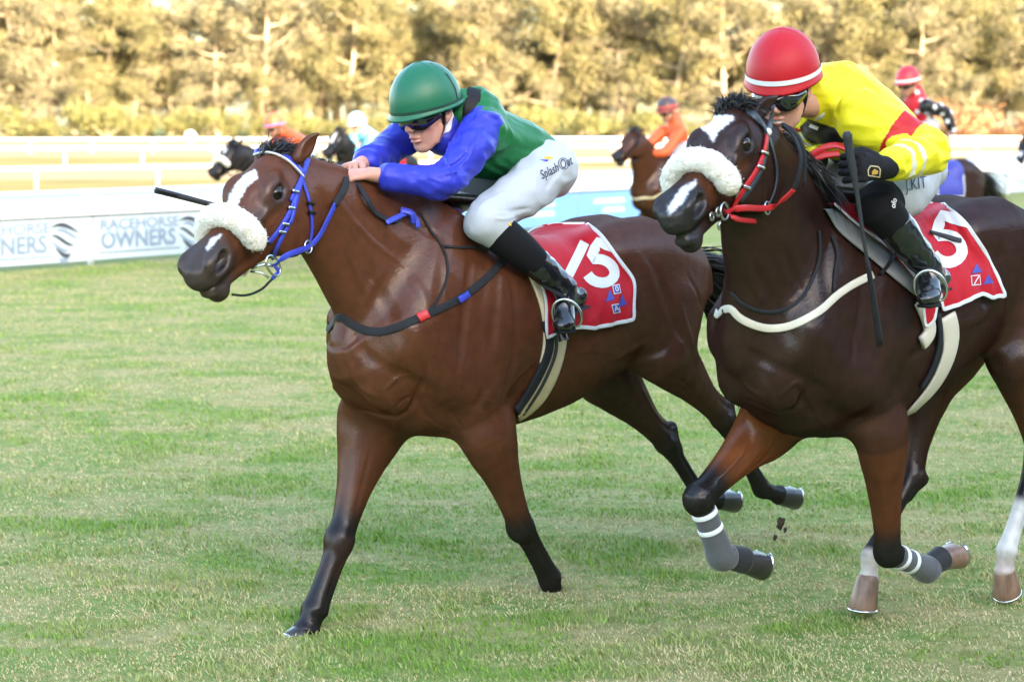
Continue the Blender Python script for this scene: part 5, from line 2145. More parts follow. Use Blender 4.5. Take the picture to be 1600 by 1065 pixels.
def cloth_sheet(sol, top, bot, left, right, nu, nv, lift, fold, seed):
    """Coons patch of sight lines dropped on the horse: rows from the spine down"""
    def res(c, n):
        c = spline(np.array(c, float), 8)
        s = np.concatenate([[0], np.cumsum(np.linalg.norm(np.diff(c, axis=0), axis=1))])
        return np.stack([np.interp(np.linspace(0, s[-1], n), s, c[:, k]) for k in (0, 1)], 1)
    t, b, l, r_ = res(top, nu), res(bot, nu), res(left, nv), res(right, nv)
    P = np.full((nv, nu, 3), np.nan)
    Nn = np.zeros((nv, nu, 3))

    def coons(u, v):
        i, j = u * (nu - 1), v * (nv - 1)
        ti, bi = [np.array([np.interp(i, np.arange(nu), c[:, k]) for k in (0, 1)]) for c in (t, b)]
        lj, rj = [np.array([np.interp(j, np.arange(nv), c[:, k]) for k in (0, 1)]) for c in (l, r_)]
        return (1 - v) * ti + v * bi + (1 - u) * lj + u * rj - ((1 - u) * (1 - v) * t[0] + u * (1 - v) * t[-1] + (1 - u) * v * b[0] + u * v * b[-1])

    def seen(u, v):
        p = coons(u, v)
        h, q = sol.rig.hit(sol.bvh(), p[0], p[1])
        return h is not None and h[0] < .25 and h[1] > .0
    v0 = np.array([next((v for v in np.linspace(0, .6, 61) if seen(i / (nu - 1), v)), .6) for i in range(nu)])
    for _ in range(3):
        v0[1:-1] = np.maximum(v0[1:-1], (v0[:-2] + v0[2:]) / 2)
    for j in range(nv):
        for i in range(nu):
            u = i / (nu - 1)
            v = v0[i] + (1 - v0[i]) * j / (nv - 1)
            p = coons(u, v)
            h, q = sol.rig.hit(sol.bvh(), p[0], p[1])
            if h is not None and q @ (sol.rig.C - h) > 0:
                P[j, i], Nn[j, i] = h, q
    for i in range(nu):                                    # missed rows: continue from the row below
        for j in range(nv - 1, -1, -1):
            if np.isnan(P[j, i, 0]):
                if j + 1 < nv and not np.isnan(P[j + 1, i, 0]):
                    p, q, _, _ = sol.bvh().find_nearest(Vector(P[j + 1, i] + np.array([0, -.02, .012])))
                    P[j, i], Nn[j, i] = np.array(p), np.array(q)
                    P[j, i, 1] = max(P[j, i, 1], .004)
    for _ in range(6):
        P[1:-1, 1:-1] = P[1:-1, 1:-1] * .5 + (P[:-2, 1:-1] + P[2:, 1:-1] + P[1:-1, :-2] + P[1:-1, 2:]) * .125
        Nn[1:-1, 1:-1] = nrm(Nn[1:-1, 1:-1] * .5 + (Nn[:-2, 1:-1] + Nn[2:, 1:-1] + Nn[1:-1, :-2] + Nn[1:-1, 2:]) * .125)
    jj, ii = np.meshgrid(np.linspace(0, 1, nv), np.linspace(0, 1, nu), indexing='ij')
    w = (vnoise(ii * 9 + jj * 3, jj * 3.0, seed) * .7 + vnoise(ii * 19 + jj * 5, jj * 6, seed + 3) * .3)
    P = P + Nn * (lift + fold * w * (.25 + jj))[..., None]
    return P, Nn


class Sheet:
    """grid surface that can take print like a Solid"""

    def __init__(self, P, rig):
        self.P = P
        nv, nu = P.shape[:2]
        self.V = P.reshape(-1, 3)
        j, i = np.meshgrid(np.arange(nv - 1), np.arange(nu - 1), indexing='ij')
        self.Q = np.stack([j * nu + i, (j + 1) * nu + i, (j + 1) * nu + i + 1, j * nu + i + 1], -1).reshape(-1, 4)
        self.rig = rig
        self._b = None

    def bvh(self):
        if self._b is None:
            self._b = BVHTree.FromPolygons([tuple(v) for v in self.V], [tuple(q) for q in self.Q.tolist()])
        return self._b


def grid_normals(P):
    return nrm(np.cross(np.gradient(P, axis=0), np.gradient(P, axis=1)))


def cloth_obj(name, P, rig, m, parent, th=.004):
    """both flaps of the cloth joined across the back, with thickness"""
    N = grid_normals(P)
    if np.mean(N[..., 1]) < 0:
        N = -N
    mir = np.array([1, -1, 1.0])
    A = np.concatenate([(P * mir)[::-1], P], 0)
    AN = np.concatenate([(N * mir)[::-1], N], 0)
    nv, nu = A.shape[:2]
    B = A - AN * th
    V = np.concatenate([A.reshape(-1, 3), B.reshape(-1, 3)])
    j, i = np.meshgrid(np.arange(nv - 1), np.arange(nu - 1), indexing='ij')
    q = np.stack([j * nu + i, (j + 1) * nu + i, (j + 1) * nu + i + 1, j * nu + i + 1], -1).reshape(-1, 4)
    k = nv * nu
    edge = list(range(nu)) + [jj * nu + nu - 1 for jj in range(1, nv)] + [(nv - 1) * nu + ii for ii in range(nu - 2, -1, -1)] + [jj * nu for jj in range(nv - 2, -1, -1)]
    e = [[edge[a], edge[a + 1], edge[a + 1] + k, edge[a] + k] for a in range(len(edge) - 1)]
    return mesh_obj(name, V, np.vstack([q, q[:, ::-1] + k, e]), m, parent), N


def edge_band(P, N, m, name, parent, w=.014):
    """binding along front, bottom and rear edges of the near flap, mirrored to the far flap"""
    path = np.concatenate([P[:, 0][:-1], P[-1][:-1], P[:, -1][::-1]])
    nn = np.concatenate([N[:, 0][:-1], N[-1][:-1], N[:, -1][::-1]])
    cen = P.mean((0, 1))
    path = path + nrm(cen - path) * w * .35 + nn * .001
    for _ in range(2):
        path[1:-1] = path[1:-1] * .6 + (path[:-2] + path[2:]) * .2
    ribbon(path, nn, w, .003, m, name, parent)
    ribbon(path * [1, -1, 1], nn * [1, -1, 1], w, .003, m, name, parent)


def girth(sol, pix, w, m, name, parent, th=.006, lift=.002, mirror=True):
    o = strap(sol, pix, w, m, name, parent, th, lift)
    if mirror:
        c = o.copy()
        c.data = o.data.copy()
        V = np.empty(len(c.data.vertices) * 3, F32)
        c.data.vertices.foreach_get('co', V)
        V = V.reshape(-1, 3) * [1, -1, 1]
        c.data.vertices.foreach_set('co', V.astype(F32).ravel())
        c.data.flip_normals()
        COL.objects.link(c)
        c.parent = parent
    return o


def stirrup(c, root, ax=(1, 0, 0), s=1.0):
    ax, up, sd = np.array([.75, .66, 0]), np.array([.25, 0, .97]), np.array([-.66, .75, 0])
    P = [np.asarray(c) + sd * .055 * s * math.sin(a) * (1.0 if math.cos(a) > -.5 else .98) + up * (.062 * s * math.cos(a) if math.cos(a) > -.75 else -.047 * s) for a in np.linspace(0, 2 * math.pi, 25)]
    return MB().tube(P, .006, 8, False).build('stirrup_iron', M_STEEL, root, True)


def digit(which, hgt, wd, st):
    """heavy block numeral as one flat strip: hgt tall, wd wide, stroke st"""
    if which == '1':
        P = [(-.1 * wd, -.5 * hgt), (-.1 * wd, .02 * hgt), (-.1 * wd, .5 * hgt)]
    else:
        P = [(.46 * wd, .5 * hgt - st / 2), (-.1 * wd, .5 * hgt - st / 2), (-.36 * wd, .5 * hgt - st / 2), (-.40 * wd, .25 * hgt), (-.43 * wd, .06 * hgt)]
        P += [(wd * (.02 + .46 * math.cos(a)) - st * .15, hgt * (-.19 + .25 * math.sin(a))) for a in np.linspace(R(128), R(-140), 16)]
    P = np.array(P, float)
    T = nrm(np.gradient(P, axis=0))
    Nn = np.stack([-T[:, 1], T[:, 0]], 1) * st / 2
    n = len(P)
    V = np.concatenate([P + Nn, P - Nn])
    V = np.concatenate([V, np.zeros((2 * n, 1))], 1)
    F_ = [[i, n + i, n + i + 1] for i in range(n - 1)] + [[i, n + i + 1, i + 1] for i in range(n - 1)]
    return V, np.array(F_)


def bay_tack():
    r, sol, hd = RIG1, BAY, BAY_HD
    G = GREEN
    def ON(x, y, l=.016):
        p, q = sol.rig.hit(sol.bvh(), x, y)
        return p + q * l
    # ---- bridle
    b = r.root('bridle')
    tag(b, 'blue bridle with thick cream fleece noseband on the bay horse', 'bridle', 'bridles of the two leading horses')
    fleece_roll(hd, .615, b, .042, -112, 118, .026, -.01)
    bb = [(388, 247), (398, 240), (412, 236), (430, 238), (448, 247), (462, 260), (473, 273)]
    strap(sol, bb, .024, M_BLUEWEB, 'browband', b, .006, .004)
    strap(sol, [(x - 1, y + 5) for x, y in bb], .006, M_WHITEWEB, 'browband_piping', b, .008, .004)
    strap(sol, [(480, 250), (476, 262), (471, 277), (462, 296), (453, 315)], .020, M_BLUEWEB, 'headpiece', b, .005, .003)
    strap(sol, [(470, 280), (459, 312), (446, 340), (432, 362), (418, 378)], .017, M_BLUEWEB, 'cheek_piece', b, .007, .004)
    strap(sol, [(468, 283), (461, 316), (452, 345), (440, 368), (430, 388), (426, 402)], .015, M_BLUEWEB, 'cheek_piece', b, .006, .004)
    strap(sol, [(460, 305), (456, 330), (450, 350)], .014, M_BLUEWEB, 'strap_end', b, .009, .005)
    strap(sol, [(470, 280), (479, 305), (484, 330), (486, 352), (484, 372), (478, 390)], .015, M_BLUEWEB, 'throat_latch', b, .005, .003)
    for x, y, ang in ((458, 300, 0), (452, 325, 0), (438, 362, 0), (443, 350, 0), (482, 318, 1), (484, 332, 1)):
        strap(sol, [(x - 5, y - 1), (x, y), (x + 5, y + 1)], .010, M_BLACKSTRAP if ang else M_STEEL, 'buckle', b, .010, .006)
    mouth = hd(.70, -.055, .066)
    bit = r.near(427, 415, mouth)
    ring_obj(bit, hd.T * .8 + hd.Nn * .3, hd.Nn, .040, .0042, M_STEEL, 'bit_ring', b)
    MB().tube([r.near(392, 419, mouth), r.near(412, 413, mouth), bit], .006, 8).tube([r.near(391, 424, mouth), r.near(408, 426, mouth), r.near(420, 434, mouth)], .004, 8).build('bit_bar', M_STEEL, b, True)
    MB().tube(spline([r.near(425, 436, mouth), r.near(408, 452, hd(.8, -.11, .03)), r.near(385, 461, hd(.86, -.13, 0)), r.near(362, 460, hd(.92, -.13, -.02))], 5), .0042, 8).build('tongue_tie', M_RUBBER, b, True)
    free_strap([bit + [0, .004, 0], bit + hd.Nn * -.03 - hd.T * .01, r.near(424, 436, mouth)], hd.L, .014, M_BLUEWEB, 'bit_strap', b)
    ringp = sol.rig.hit(sol.bvh(), 476, 386)[0] + hd.L * .015
    ring_obj(ringp, hd.T, hd.Nn, .022, .0035, M_STEEL, 'martingale_ring', b)
    free_strap([bit, r.near(448, 399, bit), ringp, ON(492, 367), ON(506, 343), ON(520, 318)], hd.L, .020, M_BLUEWEB, 'rein', b)
    hand = G['wr'][1] + [.075, -.02, -.02]
    free_strap([ON(519, 320), ON(534, 295), r.near(541, 272, hand)], (.3, .9, .1), .026, M_RUBBER, 'rubber_rein', b, .006)
    def onneck(x, y, l=.012):
        p, q = sol.rig.hit(sol.bvh(), x, y)
        return p + q * l
    free_strap([r.near(556, 284, hand), onneck(568, 312, .02), onneck(585, 334), onneck(607, 346), onneck(622, 344)], (.1, .9, .4), .020, M_RUBBER, 'rubber_rein', b, .006)
    free_strap([onneck(600, 349), onneck(618, 341, .015), onneck(632, 336, .02), onneck(645, 345, .02), onneck(650, 358)], (.1, .9, .4), .020, M_BLUEWEB, 'rein_knot', b, .008)
    free_strap([onneck(622, 332), onneck(634, 340, .03), onneck(642, 350)], (.1, .9, .4), .024, M_BLUEWEB, 'rein_knot', b, .012)
    # ---- breast girth
    g = r.root('breast_girth')
    tag(g, 'dark breast strap with small red buckle across the bay horse chest', 'strap')
    strap(sol, [(533, 492), (545, 503), (566, 514), (592, 519), (625, 510), (660, 494), (700, 476), (735, 455), (765, 430), (790, 402), (803, 388)], .030, M_RUBBER, 'strap', g, .006, .003, 5,
          extra0=[(.33, -.13, 1.10), (.22, -.19, 1.14), (.05, -.24, 1.22)])
    strap(sol, [(652, 498), (660, 494), (668, 490)], .034, M_REDWEB, 'buckle_cover', g, .010, .006)
    strap(sol, [(715, 469), (722, 464), (730, 459)], .026, M_BLUEWEB, 'blue_keeper', g, .009, .006)
    strap(sol, [(655, 332), (672, 360), (690, 385), (699, 410), (697, 440), (682, 470), (666, 488)], .009, M_RUBBER, 'neck_strap', g, .004, .003)
    strap(sol, [(690, 385), (715, 387), (740, 387), (762, 391)], .010, M_RUBBER, 'neck_strap', g, .004, .004)
    # ---- saddle cloth with its number
    c = r.root('saddle_cloth')
    tag(c, 'red saddle cloth with white border and number 15 on the bay horse', 'saddle cloth', 'red numbered saddle cloths')
    P, Nn = cloth_sheet(sol, [(800, 352), (835, 348), (870, 344), (900, 343)], [(866, 512), (900, 512), (945, 508), (983, 499)], [(800, 352), (822, 400), (848, 432), (866, 470), (866, 512)],
                        [(900, 343), (935, 366), (962, 402), (984, 440), (983, 499)], 40, 34, .012, .022, 7)
    o, N = cloth_obj('cloth', P, r, M_REDCLOTH, c)
    edge_band(P, N, M_WHITEWEB, 'border', c, .015)
    sh = Sheet(P, r)
    V, T = digit('5', 76, 52, 17)
    print_on(sh, V, T, M_WHITEWEB, 'number_five', c, placer(943, 411, 18, .95, .95), .0030)
    V, T = digit('1', 82, 40, 17)
    print_on(sh, V, T, M_WHITEWEB, 'number_one', c, placer(901, 412, 27, .9, .86), .0030)
    for x, y in ((963, 452), (962, 482)):
        for w, m_, l in ((7.5, M_WHITEWEB, .0025), (6.0, M_NAVY, .0035)):
            print_on(sh, [(-w, -w, 0), (w, -w, 0), (w, w, 0), (-w, w, 0)], [[0, 1, 2], [0, 2, 3]], m_, 'emblem_box', c, placer(x, y, -12, .75, .95), l)
        V, T = text_mesh('0' if y < 470 else 'A', 12, .1)
        print_on(sh, V, T, M_WHITEWEB, 'emblem_letter', c, placer(x, y, -12, .9, 1), .0045)
    for x, y in ((951, 462), (970, 470)):
        print_on(sh, [(-7, -9, 0), (8, -7, 0), (3, 10, 0)], [[0, 1, 2]], M_NAVY, 'emblem_triangle', c, placer(x, y, -10), .0025)
    # ---- saddle, girth, stirrups
    s = r.root('racing_saddle')
    tag(s, 'small racing saddle with cream girth on the bay horse', 'saddle', 'racing saddles')
    seat = Solid([loft([(.0, 0, 1.60), (-.12, 0, 1.585), (-.28, 0, 1.56), (-.42, 0, 1.575)], Y3, [.10, .13, .15, .12], [.025, .03, .03, .03], k=.02, sub=3)], .007, 2, r)
    mesh_obj('seat', seat.V, seat.Q, M_SADDLE, s)
    lf = cloth_sheet(sol, [(745, 342), (770, 346), (800, 352)], [(838, 425), (858, 440), (870, 455)], [(745, 342), (775, 378), (812, 405), (838, 425)], [(800, 352), (830, 395), (855, 425), (870, 455)], 10, 22, .010, .003, 3)[0]
    cloth_obj('under_pad', lf, r, M_BLUEWEB, s)
    fl = cloth_sheet(sol, [(800, 395), (830, 400), (850, 410)], [(846, 528), (856, 524), (866, 518)], [(800, 395), (828, 425), (846, 470), (846, 528)], [(850, 410), (872, 440), (876, 470), (866, 518)], 14, 26, .020, .010, 5)[0]
    fo, fn = cloth_obj('flap', fl, r, M_REDCLOTH, s)
    edge_band(fl, fn, M_WHITEWEB, 'flap_border', s, .012)
    girth(sol, [(838, 425), (858, 470), (866, 520), (858, 570), (838, 615), (808, 652)], .115, M_CREAM, 'girth', s, .010, .004)
    girth(sol, [(850, 500), (856, 535), (846, 570), (826, 608), (803, 642)], .040, M_RUBBER, 'girth_elastic', s, .014, .006)
    girth(sol, [(860, 505), (866, 540), (855, 575), (836, 612), (812, 645)], .014, M_GREYLEATHER, 'girth_edge', s, .014, .006)
    t = G['toe'][1]
    stirrup(t + [-.005, 0, .015], s)
    stirrup((t + [-.005, 0, .015]) * [1, -1, 1], s)
    for q in (1, -1):
        free_strap([t * [1, q, 1] + [-.01, 0, .075], t * [1, q, 1] * .5 + np.array([-.16, q * .20, 1.45]) * .5, (-.16, q * .20, 1.45)], (0, q, .2), .016, M_BLACKSTRAP, 'stirrup_leather', s)
    MB().add(*[np.asarray(x) for x in tube_geo(spline([r.near(874, 495, t), r.near(876, 515, t), r.near(881, 532, t)], 4), np.linspace(.014, .02, 9), 8)[:2]]).build('buckle_guard', M_SADDLE, s, True)


bay_tack()
# ---------------------------------------------------------------- rider in yellow on the dark bay
def yellow_rider():
    r = RIG2
    root = r.root('person')
    tag(root, 'jockey in yellow and black silks and red helmet holding a whip upright', 'person', 'jockeys in the finish')
    F = Face(r.pt(1221, 142, .03), 26, 18)
    pel, chest, neck = r.pt(1408, 258, 0), r.pt(1325, 190, 0), r.pt(1285, 155, 0)
    sh = {1: r.pt(1345, 188, .165), -1: r.pt(1262, 178, -.165)}
    el = {1: r.pt(1448, 238, .36), -1: r.pt(1240, 240, -.20)}
    wr = {1: r.pt(1378, 262, .42), -1: r.pt(1272, 252, -.04)}
    kn = {1: r.pt(1372, 322, .245)}
    hip = {1: r.pt(1412, 276, .11)}
    an = {1: r.pt(1448, 415, .31)}
    toe = {1: r.pt(1452, 456, .36)}
    for d in (kn, hip, an, toe):
        d[-1] = d[1] * [1, -1, 1]
    nd = [head_person(F, .8), limb([F(-.03, 0, -.04), neck + [-.02, 0, -.03], chest], [.050, .050, .07], .03),
          loft([neck + [-.05, 0, -.03], chest, (chest + pel) / 2, pel], Y3, [.09, .135, .115, .10], [.05, .085, .08, .075], k=.04, sub=3)]
    hd_ = {1: (r.pt(1325, 260, .40) - wr[1], (.25, 1, .15), (.2, 0, 1)), -1: ((.9, .2, -.1), (.1, -.3, .9), (.1, .8, .4))}
    for s in (1, -1):
        nd.append(limb([sh[s], (sh[s] + el[s]) / 2, el[s], (el[s] + wr[s]) / 2, wr[s]], [.052, .044, .037, .036, .025], .03))
        nd.append(hand_nodes(wr[s], *hd_[s], .85))
        nd.append(limb([hip[s], (hip[s] + kn[s]) / 2 + [0, s * .01, 0], kn[s]], [.066, .060, .048], .04))
        nd.append(limb([kn[s], (kn[s] * .6 + an[s] * .4) + [-.02, 0, 0], an[s], toe[s]], [.050, .046, .028, .018], .02))
    sol = Solid(nd, .0045, 2, r)
    skin_paint(sol, F, (.50, .26, .195))
    d = np.linalg.norm((sol.V - F(.086, .004, -.0685)) @ np.array([F.f, F.l, F.u]).T * [1, .8, 2.2], axis=1)
    sol.paint(smooth01(1.4 - d / .014), (.62, .58, .55))
    mesh_obj('body', sol.V, sol.Q, M_SKIN, root, col=sol.col)
    for s in (1, -1):
        gl = Solid([hand_nodes(wr[s], *hd_[s], .85, 1.25), limb([wr[s] - nrm(hd_[s][0]) * .035, wr[s] + nrm(hd_[s][0]) * .02], [.036, .036], .02)], .0035, 2, r)
        g = mesh_obj('glove', gl.V, gl.Q, mat('black_glove', (.011, .011, .013), rough=.75, spec=.15, bump=(160, .3, .002)), root)
        if s == 1:
            a = [(-9, -7), (9, -8), (9, 4), (5, 8), (-7, 8), (-10, 2), (-9, -7)]
            for k in range(6):
                p, q = np.array(a[k]), np.array(a[k + 1])
                nv = np.array([-(q - p)[1], (q - p)[0]])
                nv = nv / np.linalg.norm(nv) * .8
                print_on(gl, [(*(p - nv), 0), (*(q - nv), 0), (*(q + nv), 0), (*(p + nv), 0)], [[0, 1, 2], [0, 2, 3]], mat('cream_thread', (.5, .42, .26), rough=.6), 'glove_stitching', g, placer(1366, 268, 5), .0015)
            print_on(gl, [(-5, -4, 0), (4, -3, 0), (5, 2, 0), (-1, 5, 0), (-5, 1, 0)], [[0, 1, 2], [0, 2, 3], [0, 3, 4]], mat('gold_badge', (.45, .28, .05), rough=.5), 'glove_badge', g, placer(1367, 269, 0), .0015)
    # --- silks, painted yellow with black hoops across the front
    yel, blk = np.array([.74, .66, .018]), np.array([.012, .012, .013])
    m_silk = mat('yellow_black_silk', attr='Col', rough=.5, spec=.3, bump=(30, .40, .007))
    nd = [loft([r.pt(1272, 152, 0), r.pt(1298, 160, 0), chest, (chest * .45 + pel * .55) + [0, 0, .02], pel + [.02, 0, .01], pel + [-.03, 0, -.02]], Y3, [.080, .14, .170, .160, .150, .135], [.072, .105, .135, .130, .115, .10],
               [.085, .15, .175, .150, .120, .11], k=.04, sub=3)]
    for s in (1, -1):
        nd.append(ell(sh[s] + [-.02, -s * .015, 0], (.085, .07, .085), k=.05))
    sol = Solid(nd, .005, 3, r)
    wrinkle(sol, .013, chest - pel, 16, 2.5, 12)
    for pix, rr, am in (([(1300, 150), (1320, 180), (1325, 205)], .014, .006), ([(1310, 145), (1335, 170), (1345, 195)], .012, -.006), ([(1290, 165), (1305, 190)], .012, -.005), ([(1340, 215), (1370, 225), (1395, 235)], .014, .005)):
        sol.pstroke(pix, rr, am)
    sol.col = np.tile(yel, (len(sol.V), 1))
    px = sol.pix()
    for poly in ([(1236, 212), (1262, 186), (1290, 195), (1320, 205), (1366, 209), (1350, 219), (1310, 225), (1277, 226), (1262, 222)], [(1280, 264), (1292, 250), (1333, 252), (1362, 238), (1376, 222), (1415, 230), (1398, 242), (1345, 258), (1300, 268)]):
        sol.paint(smooth01(.5 - poly_sdf(px, poly) / 2.5), blk)
    je = mesh_obj('jersey', sol.V, sol.Q, m_silk, root, col=sol.col)
    je['label'] = 'yellow silks with black hoops across the front'
    print_on(sol, [(-7, -3, 0), (7, -3, 0), (7, 3, 0), (-7, 3, 0)], [[0, 1, 2], [0, 2, 3]], M_WHITEWEB2, 'white_tab', je, placer(1272, 198, 22), .002)
    for s in (1, -1):
        e, w = el[s], wr[s] + (el[s] - wr[s]) * .16
        top = sh[s] + np.array([-.015, -s * .02, .015])
        sl = Solid([limb([top, sh[s] * .55 + e * .45, e * .88 + sh[s] * .12, e, e * .75 + w * .25, e * .4 + w * .6, w], [.092, .085, .079, .076, .071, .058, .047], .03, sub=4)], .005, 3, r)
        wrinkle(sl, .014, nrm(e - top) + np.array([0, .3, .4]), 20, 3.0, 14 + s)
        sl.col = np.tile(yel, (len(sl.V), 1))
        t = ((sl.V - top) @ (e - top)) / ((e - top) @ (e - top))
        dl, tt = polydist(sl.V, [top, e, w])
        sl.paint(((t > .50) & (t < .78) & (tt < .62)) * 1.0, (.45, .010, .014))
        u = ((sl.V - e) @ (w - e)) / ((w - e) @ (w - e))
        sl.paint((((u > .50) & (u < .58)) | ((u > .70) & (u < .80))) * (tt > .55) * .8, (.62, .62, .60))
        so = mesh_obj('sleeve', sl.V, sl.Q, m_silk, root, col=sl.col)
        so['label'] = 'yellow sleeve with red armband'
    nA, nB = F(-.03, 0, -.04), neck + np.array([-.02, 0, -.03])
    ws = Solid([loft([nA + (nB - nA) * q for q in (.74, .84, .94)], Y3, .0545, .0535, k=.01, sub=2)], .005, 2, r)
    mesh_obj('neck_stock', ws.V, ws.Q, M_WHITEWEB2, root)
    hr = Solid([ell(F(-.060, 0, -.01), (.060, .078, .080), [F.f, F.l, F.u], k=.02)], .005, 2, r)
    mesh_obj('hair', hr.V, hr.Q, mat('dark_brown_hair', (.03, .018, .012), rough=.5, bump=(90, .6, .004), stretch=(1, 1, .2)), root)
    # --- breeches
    nd = [ell(pel + [-.035, 0, -.005], (.125, .155, .125), [nrm(pel - chest), Y3, np.cross(nrm(pel - chest), Y3)], k=.05)]
    for s in (1, -1):
        nd.append(limb([hip[s] + [-.02, 0, 0], hip[s] * .6 + kn[s] * .4 + [-.01, s * .015, -.012], hip[s] * .2 + kn[s] * .8, kn[s] + (kn[s] - hip[s]) * .04], [.118, .100, .076, .060], .05, sub=4))
    br = Solid(nd, .006, 3, r)
    wrinkle(br, .009, nrm(kn[1] - hip[1]) + np.array([0, .2, .5]), 15, 3.2, 31)
    bo_ = mesh_obj('breeches', br.V, br.Q, M_BREECH, root)
    V, T = text_mesh('J.KIT', 24, -.1, .15, 36)
    print_on(br, V, T, M_TEXTINK, 'lettering', bo_, placer(1430, 288, -10, 1, 1.1))
    for s in (1, -1):
        ax = an[s] - kn[s]
        k0 = kn[s] + (hip[s] - kn[s]) * .22
        g = Solid([limb([k0, kn[s], kn[s] + ax * .2, kn[s] + ax * .42], [.078, .075, .069, .062], .02)], .005, 2, r)
        so = mesh_obj('gaiter', g.V, g.Q, M_SOCK, root)
        if s == 1:
            V, T = text_mesh('ofo', 11, .2, .2)
            print_on(g, V, T, M_WHITEWEB2, 'white_emblem', so, placer(1396, 318, -78))
        foot = toe[s] - an[s]
        hl = an[s] + np.array([-.085, s * .0, -.045])
        nb = [limb([kn[s] + ax * .32, kn[s] + ax * .6, kn[s] + ax * .88, an[s] + [-.01, 0, -.01]], [.064, .060, .050, .047], .02),
              loft([hl, an[s] + foot * .30 + [-.01, 0, -.022], an[s] + foot * .7 + [0, 0, -.015], toe[s] + [.02, s * .012, -.012], toe[s] + [.055, s * .02, -.02]], np.cross(nrm(foot), [0, 0, 1]), [.034, .037, .040, .040, .028],
                   [.036, .036, .030, .026, .018], k=.03, sub=3)]
        b = Solid(nb, .005, 2, r)
        wrinkle(b, .005, nrm(np.cross(ax, [0, 1, 0])), 22, 2.5, 40)
        bo = mesh_obj('boot', b.V, b.Q, M_BOOT, root)
        ribbon([hl + [-.03, 0, -.036], an[s] + foot * .5 + [0, 0, -.048], toe[s] + [.0, s * .01, -.040], toe[s] + [.06, s * .02, -.040]], [(.1, 0, -1)] * 4, [.055, .05, .07, .05], .010, M_BLACKSTRAP, 'sole', bo)
    # --- helmet
    m_h = mat('red_helmet_cover', (.40, .007, .014), rough=.5, spec=.3, bump=(14, .05, .004))
    hc = F(-.036, 0, .052)
    rad = (.156, .124, .148)
    hel = dome(F, hc, rad, m_h, 'helmet', root, rim=-.10, seams=(0, math.pi / 2), lip=.008)
    dome_band(F, hc, rad, -.04, .07, M_WHITEWEB2, 'white_band', hel, .003)
    dome_band(F, hc, rad, -.10, .55, M_BLACKSTRAP, 'helmet_cord', hel, .005, az0=122, az1=126, n=4)
    goggles(F, root)
    goggle_strap(F, root)
    chin_strap(F, root)
    # --- the whip
    wh = r.root('whip')
    tag(wh, 'long black whip held upright in the yellow jockey gloved hand', 'whip')
    P = spline([r.pt(1323, 206, .42), r.pt(1328, 240, .42), r.pt(1337, 290, .425), r.pt(1349, 370, .43), r.pt(1362, 450, .43), r.pt(1376, 540, .43)], 6)
    t = np.linspace(0, 1, len(P))
    MB().tube(P, np.interp(t, [0, .02, .06, .30, .42, .7, 1], [.010, .0175, .015, .0135, .008, .006, .005]), 10).build('shaft', M_GREYLEATHER, wh, True)
    k = int(len(P) * .70)
    MB().tube(P[k:], np.stack([np.interp(np.linspace(0, 1, len(P) - k), [0, .3, 1], [.008, .013, .016]), np.full(len(P) - k, .007)], 1), 10).build('padded_flap', M_BLACKSTRAP, wh, True)
    return dict(F=F, wr=wr, kn=kn, an=an, toe=toe, pel=pel, root=root)


M_WHITEWEB2 = mat('white_trim', (.70, .71, .73), rough=.6)
YELLOW = yellow_rider()


